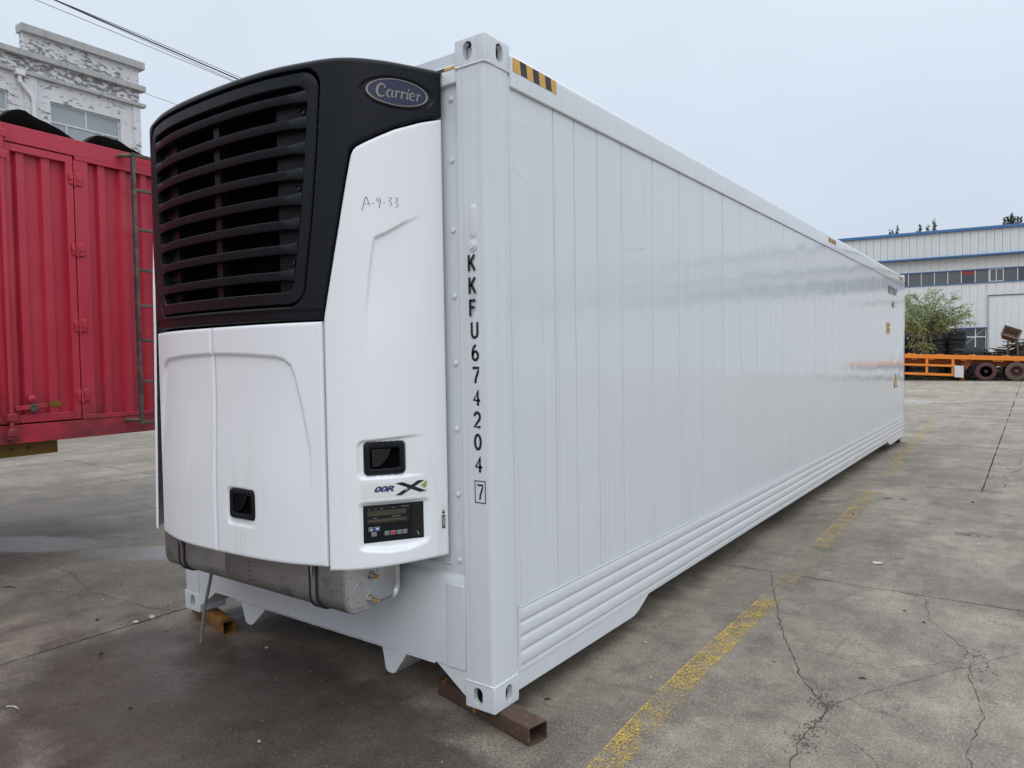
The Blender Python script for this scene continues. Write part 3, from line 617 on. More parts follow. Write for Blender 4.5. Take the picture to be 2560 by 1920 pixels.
mb = MB(); text_into(mb, 'KKFU 674204 7', lambda x, y: (.0015, 10.35 + x * .95, 2.55 + y * .13), .02); text_into(mb, '45R1', lambda x, y: (.0015, 10.72 + x * .24, 2.34 + y * .10), .02); mb.build('side_lettering', 'decal_black', ct, smooth=None, fix=False)
mb = MB(); mb.add([(.0014, 10.22, 1.91), (.0014, 10.52, 1.91), (.0014, 10.52, 2.09), (.0014, 10.22, 2.09)], [(0, 1, 2, 3)], True); pl = mb.build('caution_plate', 'decal_yellow', ct, fix=False)
mb = MB(); text_into(mb, 'CAUTION', lambda x, y: (.0022, 10.25 + x * .24, 2.03 + y * .035)); text_into(mb, "9'6\" HIGH", lambda x, y: (.0022, 10.25 + x * .24, 1.94 + y * .06)); mb.build('caution_lettering', 'decal_black', pl, smooth=None, fix=False)
mb = MB(); mb.add([(.0014, 10.98, 1.03), (.0014, 11.34, 1.03), (.0014, 11.16, 1.28)], [(0, 1, 2)], True); pl = mb.build('warning_triangle', 'decal_black', ct, fix=False)
mb = MB(); mb.add([(.0022, 11.01, 1.045), (.0022, 11.31, 1.045), (.0022, 11.16, 1.25)], [(0, 1, 2)], True); mb.build('triangle_face', 'decal_yellow', pl, fix=False)

# steel tubes under the corners
def tube_thing(x0, x1, y0, y1, z1, mat, label, ang=0):
    o = MB(); t = .005; r = .008
    def rr(y0, y1, z0, z1, r):
        out = []
        for cx, cy, a0 in ((y1 - r, z1 - r, 0), (y0 + r, z1 - r, 90), (y0 + r, z0 + r, 180), (y1 - r, z0 + r, 270)):
            out += [(cx + r * math.cos(R(a0 + k * 30)), cy + r * math.sin(R(a0 + k * 30))) for k in range(4)]
        return out
    a = rr(y0, y1, 0, z1, r); b = rr(y0 + t, y1 - t, t, z1 - t, r - t * .6); k = len(a); cx, cy = (x0 + x1) / 2, (y0 + y1) / 2
    def tw(x, y, z):
        ca, sa = math.cos(ang), math.sin(ang); return (cx + (x - cx) * ca - (y - cy) * sa, cy + (x - cx) * sa + (y - cy) * ca, z)
    vs = [tw(x, *p) for x in (x0, x1) for q in (a, b) for p in q]
    fs = []
    for j in range(k):
        n = (j + 1) % k
        fs += [(j, n, 2 * k + n, 2 * k + j), (k + j, 3 * k + j, 3 * k + n, k + n), (j, k + j, k + n, n), (2 * k + j, 2 * k + n, 3 * k + n, 3 * k + j)]
    o.add(vs, fs); return tag(o.build('support_tube', mat, base=(cx, cy, 0), smooth=35), label, 'steel tube', 'square tubes under the container corners')
tube_thing(-.44, .20, .0615, .1675, .0795, 'rust_steel', 'brown rusty square tube under the nearest container corner', R(-12.6))
tube_thing(-2.557, -1.997, .046, .120, .0795, 'rust_orange', 'orange rusty square tube under the left front container corner', R(-12.6))
tube_thing(-.75, -.06, 12.04, 12.14, .0795, 'rust_steel', 'rusty square tube under the far yard-side container corner')
tube_thing(-2.55, -1.9, 12.04, 12.14, .0795, 'rust_steel', 'rusty square tube under the far hidden container corner')

# ============================================================ REFRIGERATION UNIT on the container's front
ru = thing('refrigeration_unit', (-1.219, 0, .72), 'white and black nose-mounted refrigeration unit on the container front', 'cooling unit')
UP = [(0, .505), (.25, .498), (.45, .475), (.62, .432), (.70, .405), (.76, .372), (.82, .318), (.88, .235), (.93, .135), (.965, .055), (.984, .0)]
ctl = [(-.25, .498)] + UP + [(.990, -.06)]
def catmull(p0, p1, p2, p3, t):
    return tuple(.5 * (2 * b + (c - a) * t + (2 * a - 5 * b + 4 * c - d) * t * t + (3 * b - a - 3 * c + d) * t ** 3) for a, b, c, d in zip(p0, p1, p2, p3))
cs = []
for i in range(1, len(ctl) - 2):
    for k in range(40): cs.append(catmull(ctl[i - 1], ctl[i], ctl[i + 1], ctl[i + 2], k / 40))
cs.append((.984, 0.0)); cs = np.array(cs)
arc = np.concatenate([[0], np.cumsum(np.hypot(*np.diff(cs, axis=0).T))])
SMAX = float(arc[-1])
tg = np.gradient(cs, axis=0); tg /= np.linalg.norm(tg, axis=1)[:, None]
ker = np.ones(21) / 21
nn = np.stack([-tg[:, 1], tg[:, 0]], 1)            # outward normal in (u, depth)
pad = np.concatenate([[(-a, b) for a, b in nn[10:0:-1]], nn, np.repeat(nn[-1:], 10, 0)]); nn = np.stack([np.convolve(pad[:, i], ker, 'valid') for i in (0, 1)], 1)
nn /= np.linalg.norm(nn, axis=1)[:, None]
def SP(s, z, off=0.0):
    a = abs(s); sg = 1 if s >= 0 else -1
    u = np.interp(a, arc, cs[:, 0]); d = np.interp(a, arc, cs[:, 1]); nu = np.interp(a, arc, nn[:, 0]); nd = np.interp(a, arc, nn[:, 1])
    return (float(-1.219 + sg * (u + nu * off)), float(-(d + nd * off)), z)
def SN(s):
    a = abs(s); sg = 1 if s >= 0 else -1
    return (sg * float(np.interp(a, arc, nn[:, 0])), -float(np.interp(a, arc, nn[:, 1])))
def rounded(d, r):
    return 0.0 if d >= r else -(r - math.sqrt(max(0, r * r - (r - d) ** 2)))
def spread(a, b, step, edge):
    L = b - a; n = max(2, int((L - 2 * edge[-1]) / step))
    return [a + e for e in edge[:-1]] + [a + edge[-1] + (L - 2 * edge[-1]) * i / n for i in range(n + 1)] + [b - e for e in edge[-2::-1]]
EDGE = [0, .0010, .0030, .0065, .012]
def skin(name, s0, s1, zb, zt, ds, dz, disp, mat, parent, r=.012, thick=.035, top_roll=None, pf=SP):
    """moulded panel laid on the unit's front surface between two columns; disp(s, z) embosses it"""
    ss = spread(s0, s1, ds, EDGE); hmax = max(zt(s) - zb(s) for s in ss); nz = int(hmax / dz)
    rows = []
    for s in ss:
        a, b = zb(s), zt(s); h = 1e-3
        kb = math.hypot(1, (zb(s + h) - zb(s - h)) / (2 * h)); kt = math.hypot(1, (zt(s + h) - zt(s - h)) / (2 * h)); kb, kt = min(kb, 6), min(kt, 6)
        zs = [a + e * kb for e in EDGE[:-1]] + [a + EDGE[-1] * kb + (b - a - EDGE[-1] * (kb + kt)) * i / nz for i in range(nz + 1)] + [b - e * kt for e in EDGE[-2::-1]]
        colm = [pf(s, a, -thick)]
        for z in zs:
            dt = (b - z) / kt if top_roll is None else 9
            d = min(s - s0, s1 - s, (z - a) / kb, dt)
            colm.append(pf(s, z, rounded(d, r) + disp(s, z)))
        if top_roll:
            for k in range(1, 9):
                t = k / 8 * math.pi / 2; off = -top_roll * (1 - math.cos(t)); zz_ = b + top_roll * math.sin(t); p = pf(s, zz_, off)
                colm.append((p[0], min(p[1], -.001), p[2]))
            p = pf(s, b + top_roll + .012, 0); colm.append((-1.219 + (p[0] + 1.219) * .93, -.002, b + top_roll + .012))
        else: colm.append(pf(s, b, -thick))
        rows.append(colm)
    n = len(rows[0]); rows = [[pf(s0, p_[2], -thick) if i not in (0, n - 1) else p_ for i, p_ in enumerate(rows[0])]] + rows + [[pf(s1, p_[2], -thick) if i not in (0, n - 1) else p_ for i, p_ in enumerate(rows[-1])]]
    mb = MB(); mb.grid(rows, True); o = mb.build(name, mat, parent, smooth=48, fix=False)
    me = o.data; c = me.polygons[len(me.polygons) // 2]
    return o
RPS = [.640, .677, .702, .746, .788, .803, .811, .820, .834, .885, .997, 1.118, 1.24]
RPZ = [1.620, 1.806, 1.930, 2.147, 2.364, 2.438, 2.470, 2.489, 2.503, 2.531, 2.587, 2.633, 2.668]
def rp_top(s): return interp(abs(s), RPS, RPZ)
def rp_bot(s): return interp(abs(s), [.67, .93, 1.22], [.722, .734, .745])
CH = {}
def chord(sa, sb, off):
    if (sa, sb, off) not in CH:
        A = SP(sa, 0, off); B = SP(sb, 0, off); CH[(sa, sb, off)] = (A, (-(B[1] - A[1]), B[0] - A[0]), B)
    return CH[(sa, sb, off)]
def to_chord(s, sa, sb, off):
    A, nc, _ = chord(sa, sb, off); p = SP(s, 0); n = SN(s)
    return ((A[0] - p[0]) * nc[0] + (A[1] - p[1]) * nc[1]) / (n[0] * nc[0] + n[1] * nc[1])
def rect_sd(s, z, s0, s1, z0, z1, r=.02):
    cx, cz, hx, hz = (s0 + s1) / 2, (z0 + z1) / 2, (s1 - s0) / 2 - r, (z1 - z0) / 2 - r
    dx, dz = abs(s - cx) - hx, abs(z - cz) - hz
    return -(math.hypot(max(dx, 0), max(dz, 0)) + min(max(dx, dz), 0) - r)
def disp_right(s, z):
    d = 0.0
    # long pressed crease below the handwriting
    if 1.5 < z < 2.3 and s > .80:
        zt = interp(s, [.86, .905, .95, 1.028, 1.118, 1.2], [2.12, 2.136, 2.157, 2.203, 2.246, 2.29]); sl = interp(z, [1.5, 1.854, 2.0, 2.104, 2.14], [.838, .856, .873, .889, .900])
        sd = min((zt - z) * .9, s - sl); d -= .013 * sst(sd, 0, .014) * sst(s, 1.13, .97) * sst(z, 1.60, 2.02)
    # pan round the latch
    top = interp(s, [.80, 1.12], [1.278, 1.298]); sd = min(rect_sd(s, z, .805, 1.30, 1.112, top, .03), 1)
    if sd > -.02: d -= .012 * sst(sd, 0, .012) * sst(s, 1.12, .98)
    sd = rect_sd(s, z, .834, 1.018, 1.125, 1.270, .02)
    if sd > 0: d = min(d, to_chord(s, .84, 1.01, -.046)) * sst(sd, 0, .006) + d * (1 - sst(sd, 0, .006))
    # pan of the control panel
    zb = interp(s, [.80, .93, 1.02, 1.125], [.812, .796, .798, .822]); sd = rect_sd(s, z, .806, 1.123, zb, 1.016, .025)
    if sd > -.01:
        t = to_chord(s, .815, 1.112, -.012); k = sst(sd, -.004, .022); d = d * (1 - k) + min(t, -.012) * k
    return d
right = skin('side_panel', .674, SMAX - .004, rp_bot, rp_top, .0042, .0046, disp_right, 'white_moulding', ru)
# lower doors
def arch_disp(s, z):
    x = abs(s + .028); d = 0.0
    if z > .9 and z < 1.72:
        zt = interp(x, [0, .25, .44, .49, .53, .56], [1.662, 1.655, 1.643, 1.632, 1.604, 1.54]); hw = interp(z, [.95, 1.08, 1.23, 1.405, 1.56, 1.604, 1.63, 1.66], [.632, .631, .627, .594, .553, .538, .515, .46])
        sd = min(zt - z, (hw - x) * .95)
        d -= .013 * sst(sd, 0, .016) * sst(z, .98, 1.50)
    return d
def disp_doorR(s, z):
    d = arch_disp(s, z)
    sd = rect_sd(s, z, .058, .40, .868, 1.046, .03)
    if sd > -.02: d -= .010 * sst(sd, 0, .012) * sst(s, .30, .16)
    sd = rect_sd(s, z, .080, .262, .900, 1.038, .02)
    if sd > 0: d -= .034 * sst(sd, 0, .006)
    return d
door_bot = lambda s: interp(s, [-.68, -.3, 0, .4, .68], [.722, .720, .726, .732, .738])
door_top = lambda s: interp(s, [-.7, -.66, .66, .7], [1.776, 1.774, 1.782, 1.784])
doorL = skin('door', -.668, -.034, door_bot, door_top, .0055, .0065, arch_disp, 'white_moulding', ru)
doorR = skin('door', -.022, .664, door_bot, door_top, .0050, .0065, disp_doorR, 'white_moulding', ru)
# left side panel hangs slightly ajar: same moulding turned about its rear hinge
hx, hy = -1.219 - .97, -.03
def SPL(s, z, off=0.0):
    p = SP(s, z, off); dx, dy = p[0] - hx, p[1] - hy; ajar = R(interp(z, [.72, 1.8, 2.7], [-4.6, -1.6, -.6])); ca, sa = math.cos(ajar), math.sin(ajar)
    return (hx + dx * ca - dy * sa, hy + dx * sa + dy * ca, z)
leftp = skin('side_panel', -SMAX + .004, -.725, rp_bot, lambda s: rp_top(min(abs(s) - .02, SMAX)), .016, .03, lambda s, z: 0.0, 'white_moulding', ru, thick=.010, pf=SPL)
leftp['label'] = 'white side panel standing slightly ajar'
for s_, b_ in ((.9, 0),): pass
# black shroud round the grille
def g_half(z): return interp(z, [1.86, 1.972, 2.191, 2.48, 2.752, 2.84], [.583, .595, .629, .662, .684, .690])
def grille_outline(inset, n=30):
    z0, z1 = 1.850 + inset, 2.836 - inset; pts = []
    rb, rt_ = .085 - inset * .4, .085 - inset * .4
    hw = lambda z: g_half(z) - inset
    def rc(cx, cz, r, a0, a1): return [(cx + r * math.cos(R(a0 + (a1 - a0) * k / 8)), cz + r * math.sin(R(a0 + (a1 - a0) * k / 8))) for k in range(9)]
    right_ = rc(hw(z0 + rb) - rb, z0 + rb, rb, -90, 0) + [(hw(z), z) for z in np.linspace(z0 + rb, z1 - rt_, n)[1:-1]] + rc(hw(z1 - rt_) - rt_, z1 - rt_, rt_, 0, 90)
    top_ = [(x, z1) for x in np.linspace(right_[-1][0], -right_[-1][0], n)[1:-1]]
    left_ = [(-x, z) for x, z in reversed(right_)]
    bot_ = [(x, z0) for x in np.linspace(left_[-1][0], right_[0][0], n)[1:-1]]
    return right_ + top_ + left_ + bot_
def in_sd(s, z):
    z0, z1 = 1.850, 2.836; r = .085; hw = g_half(z)
    x = abs(s); dx, dz = x - (hw - r), max(z0 + r - z, z - (z1 - r))
    return -(math.hypot(max(dx, 0), max(dz, 0)) + min(max(dx, dz), 0) - r)
def sh_bot(s):
    a = abs(s)
    if a < .668: return 1.790
    h = 1e-3; k = min(6, math.hypot(1, (rp_top(a + h) - rp_top(a - h)) / (2 * h))); return max(1.790, rp_top(a) + .009 * k)
def sh_disp(s, z):
    sd = in_sd(s, z); d = 0.0
    if sd > -.003: d = -.09 * sst(sd, -.003, .012)
    lp = z - 1.790
    if abs(s) < .66 and lp < .05: d -= .005 * sst(lp, .045, .038)
    el = math.hypot((abs(s) - 1.013) / .148, (z - 2.738) / .062)
    if el < 1.12: d -= .006 * sst(el, 1.12, 1.05)
    return d
shroud = skin('shroud', -SMAX + .003, SMAX - .003, sh_bot, lambda s: 2.846, .0048, .0060, sh_disp, 'black_plastic', ru, r=.010, thick=.05, top_roll=.026)
# grille frame ring, slats, side plates, mullion, black back
def off_ring(name, o_in, i_in, o_off, depth, mat):
    A = grille_outline(o_in); B = grille_outline(i_in); A2 = grille_outline(o_in + .004); B2 = grille_outline(i_in - .004); n = len(A); mb = MB()
    rows = [[SP(s, z, o_off - depth) for s, z in A], [SP(s, z, o_off - .004) for s, z in A], [SP(s, z, o_off) for s, z in A2], [SP(s, z, o_off) for s, z in B2], [SP(s, z, o_off - .004) for s, z in B], [SP(s, z, o_off - depth) for s, z in B]]
    mb.grid([r + [r[0]] for r in rows], True); return mb.build(name, mat, ru, smooth=40, fix=False)
off_ring('grille_frame', .010, .062, -.004, .07, 'black_plastic')
MB_ = MB(); O = grille_outline(.02); MB_.add([SP(s, z, -.088) for s, z in O], [], True)
rows = []
for k in range(41):
    s = -.66 + 1.32 * k / 40; rows.append([SP(s, z, -.0885) for z in (1.86, 2.1, 2.4, 2.6, 2.83)])
mb = MB(); mb.grid(rows, True); mb.build('grille_back', 'dark_void', ru, fix=False)
SLZ = [2.728, 2.621, 2.516, 2.410, 2.305, 2.202, 2.098, 1.986]
for q, zc in enumerate(SLZ):
    hw = g_half(zc - .04) - .058; n = 44; sec = []
    for k in range(n + 1):
        s = -hw + 2 * hw * k / n; t = abs(s) / hw; drop = .002 * t * t
        hh = .0195 * (1 + .35 * sst(t, .86, 1.0)); zt = zc - drop + hh; zb = zc - drop - hh; rec = -.010 + .004 * sst(t, .8, 1)
        sec.append([SP(s, zt - .004, rec - .066), SP(s, zt, rec - .010), SP(s, zt - .001, rec - .002), SP(s, zt - .0035, rec), SP(s, zb + .004, rec - .0008), SP(s, zb + .001, rec - .0025), SP(s, zb, rec - .006), SP(s, zb + .004, rec - .016), SP(s, zb + .016, rec - .066)])
    mb = MB(); mb.grid([r + [r[0]] for r in sec], True); mb.build('slat', 'slat_plastic', ru, smooth=40, fix=False)
for sg in (1, -1):
    rows = []
    for k in range(13):
        s0 = sg * (.412 + (.24 * k / 12)); rows.append([SP(s0, z, -.052) for z in np.linspace(1.88, 2.81, 20)])
    rows = [[SP(sg * .412, z, -.085) for z in np.linspace(1.88, 2.81, 20)]] + rows
    mb = MB(); mb.grid(rows, True); mb.build('inner_plate', 'black_plastic', ru, smooth=40, fix=False)
    for s_, z in ((.562, 2.676), (.528, 2.358), (.490, 2.040)):
        n = SN(sg * s_); c = SP(sg * s_, z, -.052); mb = MB(); mb.lathe([(.013, 0), (.012, .006), (.007, .008), (.006, .004), (.0001, .004)], c, (n[0], n[1], 0), 12); mb.build('screw', 'black_gloss', ru)
rows = [[SP(s, z, o) for s, o in ((-.022, -.085), (-.022, -.040), (.022, -.040), (.022, -.085))] for z in (1.88, 2.3, 2.81)]
mb = MB(); mb.grid(rows, True); mb.build('mullion', 'black_plastic', ru, smooth=30, fix=False)
# badge: blue oval, silver rim, italic serif word
def ell(t, k, off): return SP(1.013 + .142 * k * math.cos(t), 2.738 + .0575 * k * math.sin(t) - .0, off)
# oval lies slightly tilted on the curved shroud
mb = MB(); n = 56; rows = [[ell(2 * math.pi * i / n, k, o) for i in range(n + 1)] for k, o in ((.96, -.006), (.96, .004), (.95, .006), (.905, .006), (.89, .004))]
mb.grid(rows, True); badge = mb.build('badge_rim', 'badge_silver', ru, smooth=40, fix=False)
mb = MB(); rows = [[ell(2 * math.pi * i / n, k, .0042) for i in range(n + 1)] for k in (.89, .6, .3, .001)]; mb.grid(rows, True); mb.build('badge_field', 'badge_blue', badge, fix=False)
def arcp(cx, cy, rx, ry, a0, a1, n=14): return [(cx + rx * math.cos(R(a0 + (a1 - a0) * k / n)), cy + ry * math.sin(R(a0 + (a1 - a0) * k / n))) for k in range(n + 1)]
def wv(n, lo, hi): return [lo + (hi - lo) * math.sin(math.pi * k / (n - 1)) for k in range(n)]
G_ = []   # strokes: (points, widths) in em units, x-height 0.55, caps 0.9
def glyph(x, strokes):
    for p, w in strokes: G_.append(([(a + x, b) for a, b in p], w))
ballp = lambda x, y, r: ([(x - r, y), (x - r * .4, y), (x + r * .4, y), (x + r, y)], [r * .8, 2 * r, 2 * r, r * .8])
a_ = arcp(.34, .44, .32, .46, 38, 318, 26); glyph(0, [(a_, wv(27, .05, .15)), ballp(.56, .70, .065)])
def g_a(x): glyph(x, [(arcp(.22, .26, .19, .28, 60, 290, 18), wv(19, .05, .12)), ([(.42, .55), (.385, .20), (.40, .06), (.46, .02), (.53, .09)], [.10, .11, .11, .07, .04]), ([(.32, .50), (.40, .52)], .05)])
def g_r(x): glyph(x, [([(.02, .45), (.09, .53), (.15, .52)], [.04, .06, .09]), ([(.16, .54), (.11, 0)], .11), ([(.15, .34), (.22, .48), (.30, .53), (.36, .50)], [.05, .06, .08, .07]), ballp(.36, .47, .055)])
def g_i(x): glyph(x, [([(.02, .45), (.09, .53), (.15, .52)], [.04, .06, .09]), ([(.16, .54), (.10, .14), (.12, .03), (.18, .02), (.25, .10)], [.11, .11, .10, .07, .04]), ballp(.19, .74, .065)])
def g_e(x): glyph(x, [(arcp(.22, .27, .19, .28, 20, 320, 20), wv(21, .05, .12)), ([(.05, .27), (.25, .31), (.40, .37)], [.05, .05, .05])])
g_a(.72); g_r(1.27); g_r(1.70); g_i(2.14); g_e(2.43); g_r(2.90)
mb = MB()
for p, w in G_:
    ribbon_into(mb, p, w, lambda x, y: SP(1.018 + (x + .10 * y - 1.68) * .0585, 2.738 + (y - .42) * .056, .0056))
mb.build('badge_lettering', 'badge_silver', badge, smooth=None, fix=False)
# handwriting on the right panel
mb = MB()
HW = [[(0, 0), (.10, .75), (.16, .95)], [(.16, .95), (.27, .35)], [(.05, .42), (.26, .50)], [(.32, .50), (.44, .54)], [(.66, .80), (.54, .88), (.50, .72), (.62, .62), (.66, .82), (.60, .20)], [(.74, .55), (.84, .58)], [(.92, .92), (1.02, 1.0), (1.04, .88), (.95, .72), (1.04, .64), (1.05, .48), (.95, .40)], [(1.16, .95), (1.27, .98), (1.28, .84), (1.19, .70), (1.29, .60), (1.28, .42), (1.17, .34)]]
for st in HW:
    q = []
    for a, b in zip(st, st[1:]): q += [(a[0] + (b[0] - a[0]) * k / 4, a[1] + (b[1] - a[1]) * k / 4) for k in range(4)]
    q.append(st[-1]); ribbon_into(mb, q, .022, lambda x, y: SP(.852 + x * .118, 2.238 + y * .062, .0016))
mb.build('handwriting', 'ink', right, smooth=None, fix=False)
# latches: flush black cup with a paddle
def latch(name, s0, s1, z0, z1, parent, fnp):
    """fnp(x, z, d): x across 0..1, z height, d outwards"""
    def ring(i, d): 
        sx = i / (s1 - s0); out = []
        for cx, cz, a0 in ((1, 1, 0), (0, 1, 90), (0, 0, 180), (1, 0, 270)):
            rr_ = .014
            for k in range(5):
                a = R(a0 + 22.5 * k); x = (sx + rr_ / (s1 - s0) if cx == 0 else 1 - sx - rr_ / (s1 - s0)) + rr_ / (s1 - s0) * math.cos(a); z = (z0 + i + rr_ if cz == 0 else z1 - i - rr_) + rr_ * math.sin(a)
                bulge = 1 + .03 * math.sin(math.pi * min(1, max(0, (z - z0) / (z1 - z0)))); out.append(fnp(.5 + (x - .5) * bulge, z, d))
        return out + [out[0]]
    mb = MB(); mb.grid([ring(0, -.012), ring(0, .005), ring(.004, .009), ring(.018, .009), ring(.022, .005), ring(.024, -.030)], True)
    o = mb.build('latch', 'black_plastic', parent, smooth=40, fix=False)
    mb = MB(); mb.grid([[fnp(x, z, -.017) for x in (.02, .98)] for z in (z0 + .01, z1 - .01)], True); mb.build('latch_cup', 'dark_void', o, fix=False)
    pp = [(.17, z0 + .030), (.35, z0 + .032), (.50, z0 + .052), (.61, z0 + .078), (.66, z1 - .026), (.17, z1 - .026)]
    mb = MB(); mb.prism(pp, lambda x, z: fnp(x, z, -.012), lambda x, z: fnp(x, z, .001)); mb.build('paddle', 'black_gloss', o, .002, fix=True)
    return o
def on_chord(sa, sb, off):
    A, nc, B = chord(sa, sb, off); L = math.hypot(*nc); nx, ny = nc[0] / L, nc[1] / L
    if ny > 0: nx, ny = -nx, -ny
    return lambda x, z, d: (A[0] + (B[0] - A[0]) * x + nx * d, A[1] + (B[1] - A[1]) * x + ny * d, z)
latch('latch', .841, 1.012, 1.131, 1.264, right, on_chord(.841, 1.012, -.010))
latch('latch', .084, .258, .903, 1.035, doorR, on_chord(.084, .258, -.006))
# control panel
cpf = on_chord(.826, 1.099, -.020)
mb = MB(); pz = [(0, .838), (1, .838), (1, 1.000), (0, 1.000)]; mb.prism(pz, lambda x, z: cpf(x, z, -.010), lambda x, z: cpf(x, z, .008)); ctrl = mb.build('control_panel', 'black_plastic', right, .003)
def plate(x0, x1, z0, z1, d0, d1, mat, name, par=ctrl):
    # sub-parts sit directly under the unit so that nothing is nested deeper than thing > part > sub-part
    mb = MB(); mb.prism([(x0, z0), (x1, z0), (x1, z1), (x0, z1)], lambda x, z: cpf(x, z, d0), lambda x, z: cpf(x, z, d1)); return mb.build(name, mat, ru, .0008)
plate(.035, .760, .915, .992, .007, .0105, 'black_gloss', 'display_glass')
plate(.065, .700, .953, .974, .0105, .0113, 'lcd', 'display_window'); plate(.065, .715, .925, .938, .0105, .0113, 'lcd', 'display_window')
plate(.795, .985, .848, .992, .007, .0095, 'black_gloss', 'switch_plate')
for x, z, m_, w in ((.085, .888, 'key_green', .075), (.185, .888, 'key_blue', .075), (.130, .866, 'key_grey', .075), (.345, .866, 'key_grey', .07), (.445, .866, 'key_red', .07), (.545, .866, 'key_grey', .07), (.640, .866, 'key_grey', .07)):
    plate(x - .004, x + w + .004, z - .001, z + .0165, .007, .0095, 'decal_grey', 'key_border'); plate(x, x + w, z, z + .0155, .0095, .0105, m_, 'key')
for x, up in ((.122, 1), (.222, -1)):
    mb = MB(); zc = .8957; mb.add([cpf(x - .025, zc - .004 * up, .0110), cpf(x + .025, zc - .004 * up, .0110), cpf(x, zc + .005 * up, .0110)], [(0, 1, 2)], True); mb.build('key_arrow', 'decal_white', ru, fix=False)
mb = MB(); mb.tube([cpf(.885, .866, .008), cpf(.885, .866, .014), cpf(.888, .858, .028)], [.006, .004, .003], 8); mb.build('toggle_switch', 'steel_bright', ru)
mb = MB()
for body, x, z, w, h in (('SET', .085, .978, .03, .0035), ('BOX', .185, .979, .035, .0035), ('DEFROST', .27, .980, .055, .0035), ('ALARM', .46, .981, .05, .0035), ('AUTO START', .62, .983, .13, .0035), ('SYSTEM', .16, .9415, .06, .0035), ('RUN OPERATION', .47, .9435, .14, .0035)):
    text_into(mb, body, lambda a, b: cpf(x + a * w, z + b * h, .0112))
mb.build('display_lettering', 'decal_grey', ru, smooth=None, fix=False)
# model sticker
def stk(x, y, o=.0018): return SP(.822 + x * .291, 1.034 + y * .060, o)
mb = MB(); mb.grid([[stk(x / 12, y, .0008) for x in range(13)] for y in (0, 1)], True); st_ = mb.build('model_sticker', 'decal_white', right, fix=False)
mb = MB(); text_into(mb, '00R', lambda x, y: stk(.19 + .29 * x, .38 + .42 * y), .05, .35); mb.build('sticker_digits', 'letter_navy', ru, smooth=None, fix=False)
mb = MB(); ribbon_into(mb, [(.55, .95), (.93, .16)], .12, lambda x, y: stk(x, y, .0020)); ribbon_into(mb, [(.54, .06), (.90, .99)], .10, lambda x, y: stk(x, y, .0022)); mb.build('sticker_cross', 'decal_black', ru, smooth=None, fix=False)
mb = MB(); text_into(mb, '4', lambda x, y: stk(.89 + .10 * x, .42 + .48 * y, .0026), .05, .25); mb.build('sticker_digits', 'letter_olive', ru, smooth=None, fix=False)
# warning label
mb = MB(); mb.grid([[SP(1.176 + .021 * x, .868 + .104 * y, .0012) for x in (0, .5, 1)] for y in (0, 1)], True); mb.build('warning_label', 'decal_white', ru, fix=False)
mb = MB(); mb.grid([[SP(1.178 + .017 * x, .870 + .058 * y, .0020) for x in (0, .5, 1)] for y in (0, 1)], True)
mb.add([SP(1.179, .934, .002), SP(1.194, .934, .002), SP(1.1865, .954, .002)], [(0, 1, 2)], True); mb.build('warning_print', 'decal_black', ru, fix=False)
mb = MB()
for k in range(5):
    mb.add([SP(1.1805 + k * .0027, .876 + (k % 2) * .006, .0026), SP(1.1815 + k * .0027, .876 + (k % 2) * .006, .0026), SP(1.1815 + k * .0027, .922, .0026), SP(1.1805 + k * .0027, .922, .0026)], [(0, 1, 2, 3)], True)
mb.build('warning_print', 'decal_white', ru, fix=False)
# closed carcass behind the panels so that gaps read dark
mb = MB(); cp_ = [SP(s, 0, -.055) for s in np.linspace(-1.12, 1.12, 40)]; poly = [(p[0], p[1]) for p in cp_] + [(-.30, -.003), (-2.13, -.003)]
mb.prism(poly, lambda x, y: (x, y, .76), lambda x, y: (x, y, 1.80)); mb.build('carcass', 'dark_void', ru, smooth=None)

# ============================================================ FUEL TANK slung below the unit
tk = thing('fuel_tank', (-1.21, -.225, .53), 'dull stainless steel fuel tank slung below the white cooling unit', 'fuel tank')
def rrect(y0, y1, z0, z1, r, n=6):
    out = []
    for cx, cy, a0 in ((y1 - r, z1 - r, 0), (y0 + r, z1 - r, 90), (y0 + r, z0 + r, 180), (y1 - r, z0 + r, 270)):
        out += [(cx + r * math.cos(R(a0 + 90 * k / n)), cy + r * math.sin(R(a0 + 90 * k / n))) for k in range(n + 1)]
    return out
tx0, tx1 = -1.925, -.495; ty0, ty1, tz0, tz1 = -.392, -.058, .522, .800
def ringx(x, ins, r=.07): return [(x, y, z) for y, z in rrect(ty0 + ins, ty1 - ins, tz0 + ins, tz1 - ins, max(.01, r - ins))]
rows = [ringx(tx0, .006), ringx(tx0 + .002, 0), ringx(tx0 + .03, 0), ringx(-1.37, 0), ringx(-1.368, .0015), ringx(-1.366, 0), ringx(-1.0, 0), ringx(tx1 - .03, 0), ringx(tx1 - .002, 0), ringx(tx1, .006)]
mb = MB(); mb.grid([r + [r[0]] for r in rows]); mb.build('shell', 'tank_steel', tk, smooth=40)
